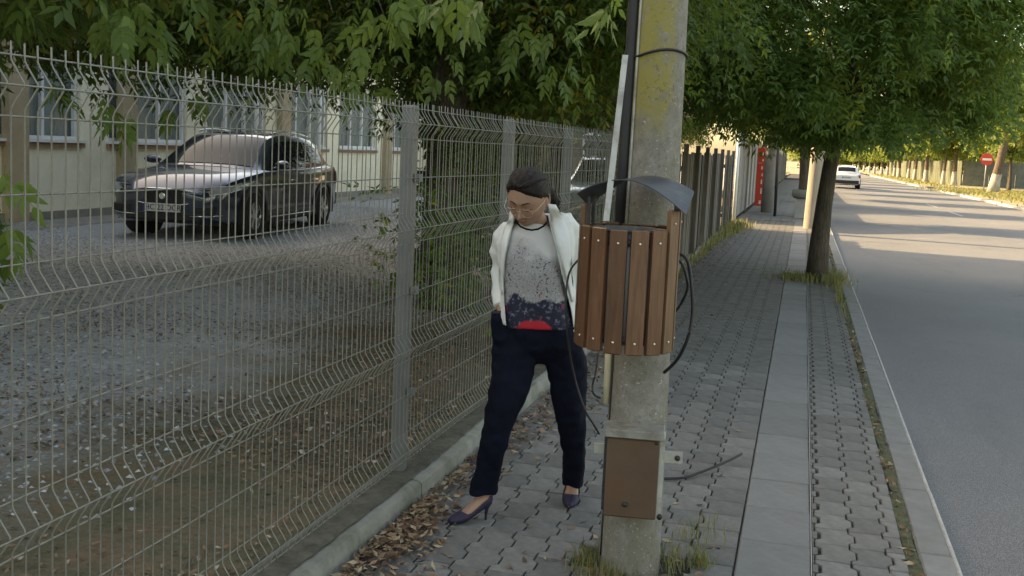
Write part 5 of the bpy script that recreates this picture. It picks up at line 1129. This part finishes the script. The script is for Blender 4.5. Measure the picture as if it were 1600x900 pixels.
# bracelet / sleeve band at the pocket
c = [P(781, 487, 4.95) + RH * (math.cos(t) * .034) + FH * (math.sin(t) * .034) + Z * (.006 * math.cos(t)) for t in np.linspace(0, 2 * math.pi, 20)]; MB().tube(c, .008, 8).build('bracelet', MT['black'], woman, True, org=WO)
# blazer
b = MB(); loftr(b, [(836, 336, 4.985, 36, .06, .22), (838, 343, 4.985, 50, .085, .22), (838, 354, 4.985, 58, .105, .20), (838, 380, 4.98, 61, .138, .06), (837, 410, 4.98, 59, .155), (838, 440, 4.98, 59, .155), (840, 470, 4.98, 61, .158), (841, 495, 4.98, 63, .16), (842, 505, 4.98, 64, .16)])
b.tube(tp([(800, 358, 4.98), (788, 372, 5.0), (782, 395, 5.03), (779, 425, 5.05), (780, 455, 5.01), (783, 479, 4.96)]), [.050, .054, .052, .046, .042, .039], 18)
b.tube(tp([(878, 341, 4.98), (889, 358, 5.0), (895, 396, 5.04), (898, 430, 5.06), (901, 460, 5.03), (903, 488, 4.99)]), [.050, .054, .052, .046, .042, .039], 18)
b.tube([P(801, 344, 4.90), P(800, 336, 4.95), P(808, 330, 5.02), P(822, 327, 5.06), P(838, 323, 5.06), P(852, 320, 5.04)], [(.010, .018), (.011, .024), (.011, .030), (.011, .030), (.011, .030), (.011, .022)], 12)
bz = b.build('blazer', MT['blazer'], woman, True, org=WO); remesh(bz, .0055, 3); wobble(bz, .016, 7, 11, (1.3, 1.3, .6)); wobble(bz, .006, 18, 13)
poly = [(808, 290), (808, 330), (802, 350), (796, 372), (789, 402), (786, 440), (787, 475), (791, 520), (899, 520), (893, 482), (885, 452), (876, 418), (867, 380), (859, 350), (855, 330), (853, 290)]
def to_px(p):
    d = p - EYE; z = d.dot(FW); return CX + F_PX * d.dot(RT) / z, CY - F_PX * d.dot(UP) / z, z
def inside(u, v):
    c_ = False
    for (x1, y1), (x2, y2) in zip(poly, poly[1:] + poly[:1]):
        if (y1 > v) != (y2 > v) and u < (x2 - x1) * (v - y1) / (y2 - y1) + x1: c_ = not c_
    return c_
bm_b = bmesh.new(); bm_b.from_mesh(bz.data); kill = []
for v_ in bm_b.verts:
    u, v, z = to_px(v_.co + WO)
    if z < 4.975 and inside(u, v): kill.append(v_)
bmesh.ops.delete(bm_b, geom=kill, context='VERTS')
for v_ in bm_b.verts:                                   # tidy the cut edge onto the line of the opening
    if v_.is_boundary:
        u, v, z = to_px(v_.co + WO)
        best = None
        for (x1, y1), (x2, y2) in zip(poly, poly[1:] + poly[:1]):
            dx, dy = x2 - x1, y2 - y1; t = max(0, min(1, ((u - x1) * dx + (v - y1) * dy) / (dx * dx + dy * dy))); q = (x1 + t * dx, y1 + t * dy); d = math.hypot(q[0] - u, q[1] - v)
            if best is None or d < best[0]: best = (d, q)
        if best[0] < 5 and z < 4.98: v_.co = P(best[1][0], best[1][1], z) - WO
bm_b.to_mesh(bz.data); bm_b.free(); s_ = bz.modifiers.new('s', 'SOLIDIFY'); s_.thickness = .004; s_.offset = -1; apply_mods(bz); print('BLAZER', len(bz.data.vertices))
bz.data.polygons.foreach_set('use_smooth', np.ones(len(bz.data.polygons), dtype=bool)); autosmooth(bz, 45)
bbv = BVHTree.FromPolygons([v.co[:] for v in bz.data.vertices], [tuple(p.vertices) for p in bz.data.polygons])
def lapel(inner, outer, lift=.008):
    V = []; n = len(inner); prev = None
    for (ui, vi), (uo, vo) in zip(inner, outer):
        ds = []
        for k in range(5):
            u, v = ui + (uo - ui) * k / 4, vi + (vo - vi) * k / 4; h_ = bbv.ray_cast(EYE - WO, (P(u, v, 1) - EYE).normalized()); ds.append(h_[3] if h_[0] is not None and h_[3] < 5.0 else None)
        good = [d for d in ds if d] or [prev or 4.84]; m_ = sorted(good)[len(good) // 2]; prev = m_
        for k in range(5):
            u, v = ui + (uo - ui) * k / 4, vi + (vo - vi) * k / 4; d = ds[k] if ds[k] and abs(ds[k] - m_) < .05 else m_; V.append(EYE - WO + (P(u, v, 1) - EYE).normalized() * (d - lift - .006 * (k < 4)))
    o_ = MB().add(V, [(i * 5 + k, i * 5 + k + 1, i * 5 + k + 6, i * 5 + k + 5) for i in range(n - 1) for k in range(4)]).build('lapel', MT['blazer'], woman, True)
    s_ = o_.modifiers.new('s', 'SOLIDIFY'); s_.thickness = .003; apply_mods(o_); return o_
def ip(L, n=16):
    ks = np.linspace(0, len(L) - 1, n); return [(np.interp(k, range(len(L)), [p[0] for p in L]), np.interp(k, range(len(L)), [p[1] for p in L])) for k in ks]
lapel(ip([(856, 318), (862, 350), (870, 380), (879, 412), (888, 446), (894, 472)]), ip([(868, 320), (883, 345), (892, 372), (893, 400), (896, 436), (897, 470)]))
lapel(ip([(804, 338), (800, 354), (794, 374), (788, 402), (785, 434), (786, 460)]), ip([(796, 340), (789, 354), (783, 374), (780, 402), (779, 434), (783, 460)]))
# shoes
def shoe(toe, heel):
    h = (heel - toe); h.z = 0; L = h.length; h.normalize(); s = Vector((-h.y, h.x, 0)); rows = []
    #      t, z, half width, half height, coverage (radians from the bottom each side)
    tab = [(-.03, .012, .004, .004, math.pi), (.02, .014, .014, .010, math.pi), (.10, .018, .028, .016, math.pi), (.22, .023, .036, .021, math.pi), (.32, .027, .041, .025, math.pi), (.42, .036, .041, .029, 2.0), (.52, .047, .040, .032, 1.75), (.68, .068, .035, .038, 1.65), (.88, .090, .031, .038, 1.75), (1.02, .098, .029, .034, 1.95), (1.10, .102, .022, .03, 2.2), (1.15, .104, .010, .022, 2.4)]
    for t, z, wd, ht, cv in tab:
        c = toe + h * (L * t) + Z * z; rows.append([c + s * (math.sin(a) * wd) - Z * (math.cos(a) * ht) for a in np.linspace(-cv, cv, 21)])
    b = MB(); b.loft(rows, closed=False, cap=False); o_ = b.build('shoe', MT['shoe'], woman, True, org=WO); m_ = o_.modifiers.new('s', 'SOLIDIFY'); m_.thickness = .003; m_.offset = 1; apply_mods(o_)
    hp = toe + h * (L * 1.06); MB().tube([hp + Z * .085, hp + Z * .060 - h * .004, hp + Z * .02 - h * .008, hp - h * .008 + Z * .001], [.022, .0105, .0055, .0060], 10).build('heel', MT['shoe'], o_, True, org=WO)
MT['shoe'] = simple('navy_suede', (.022, .018, .045), .6, var=.3, scale=30, bump=.1)
shoe(toeL, heelL); shoe(toeR, heelR)
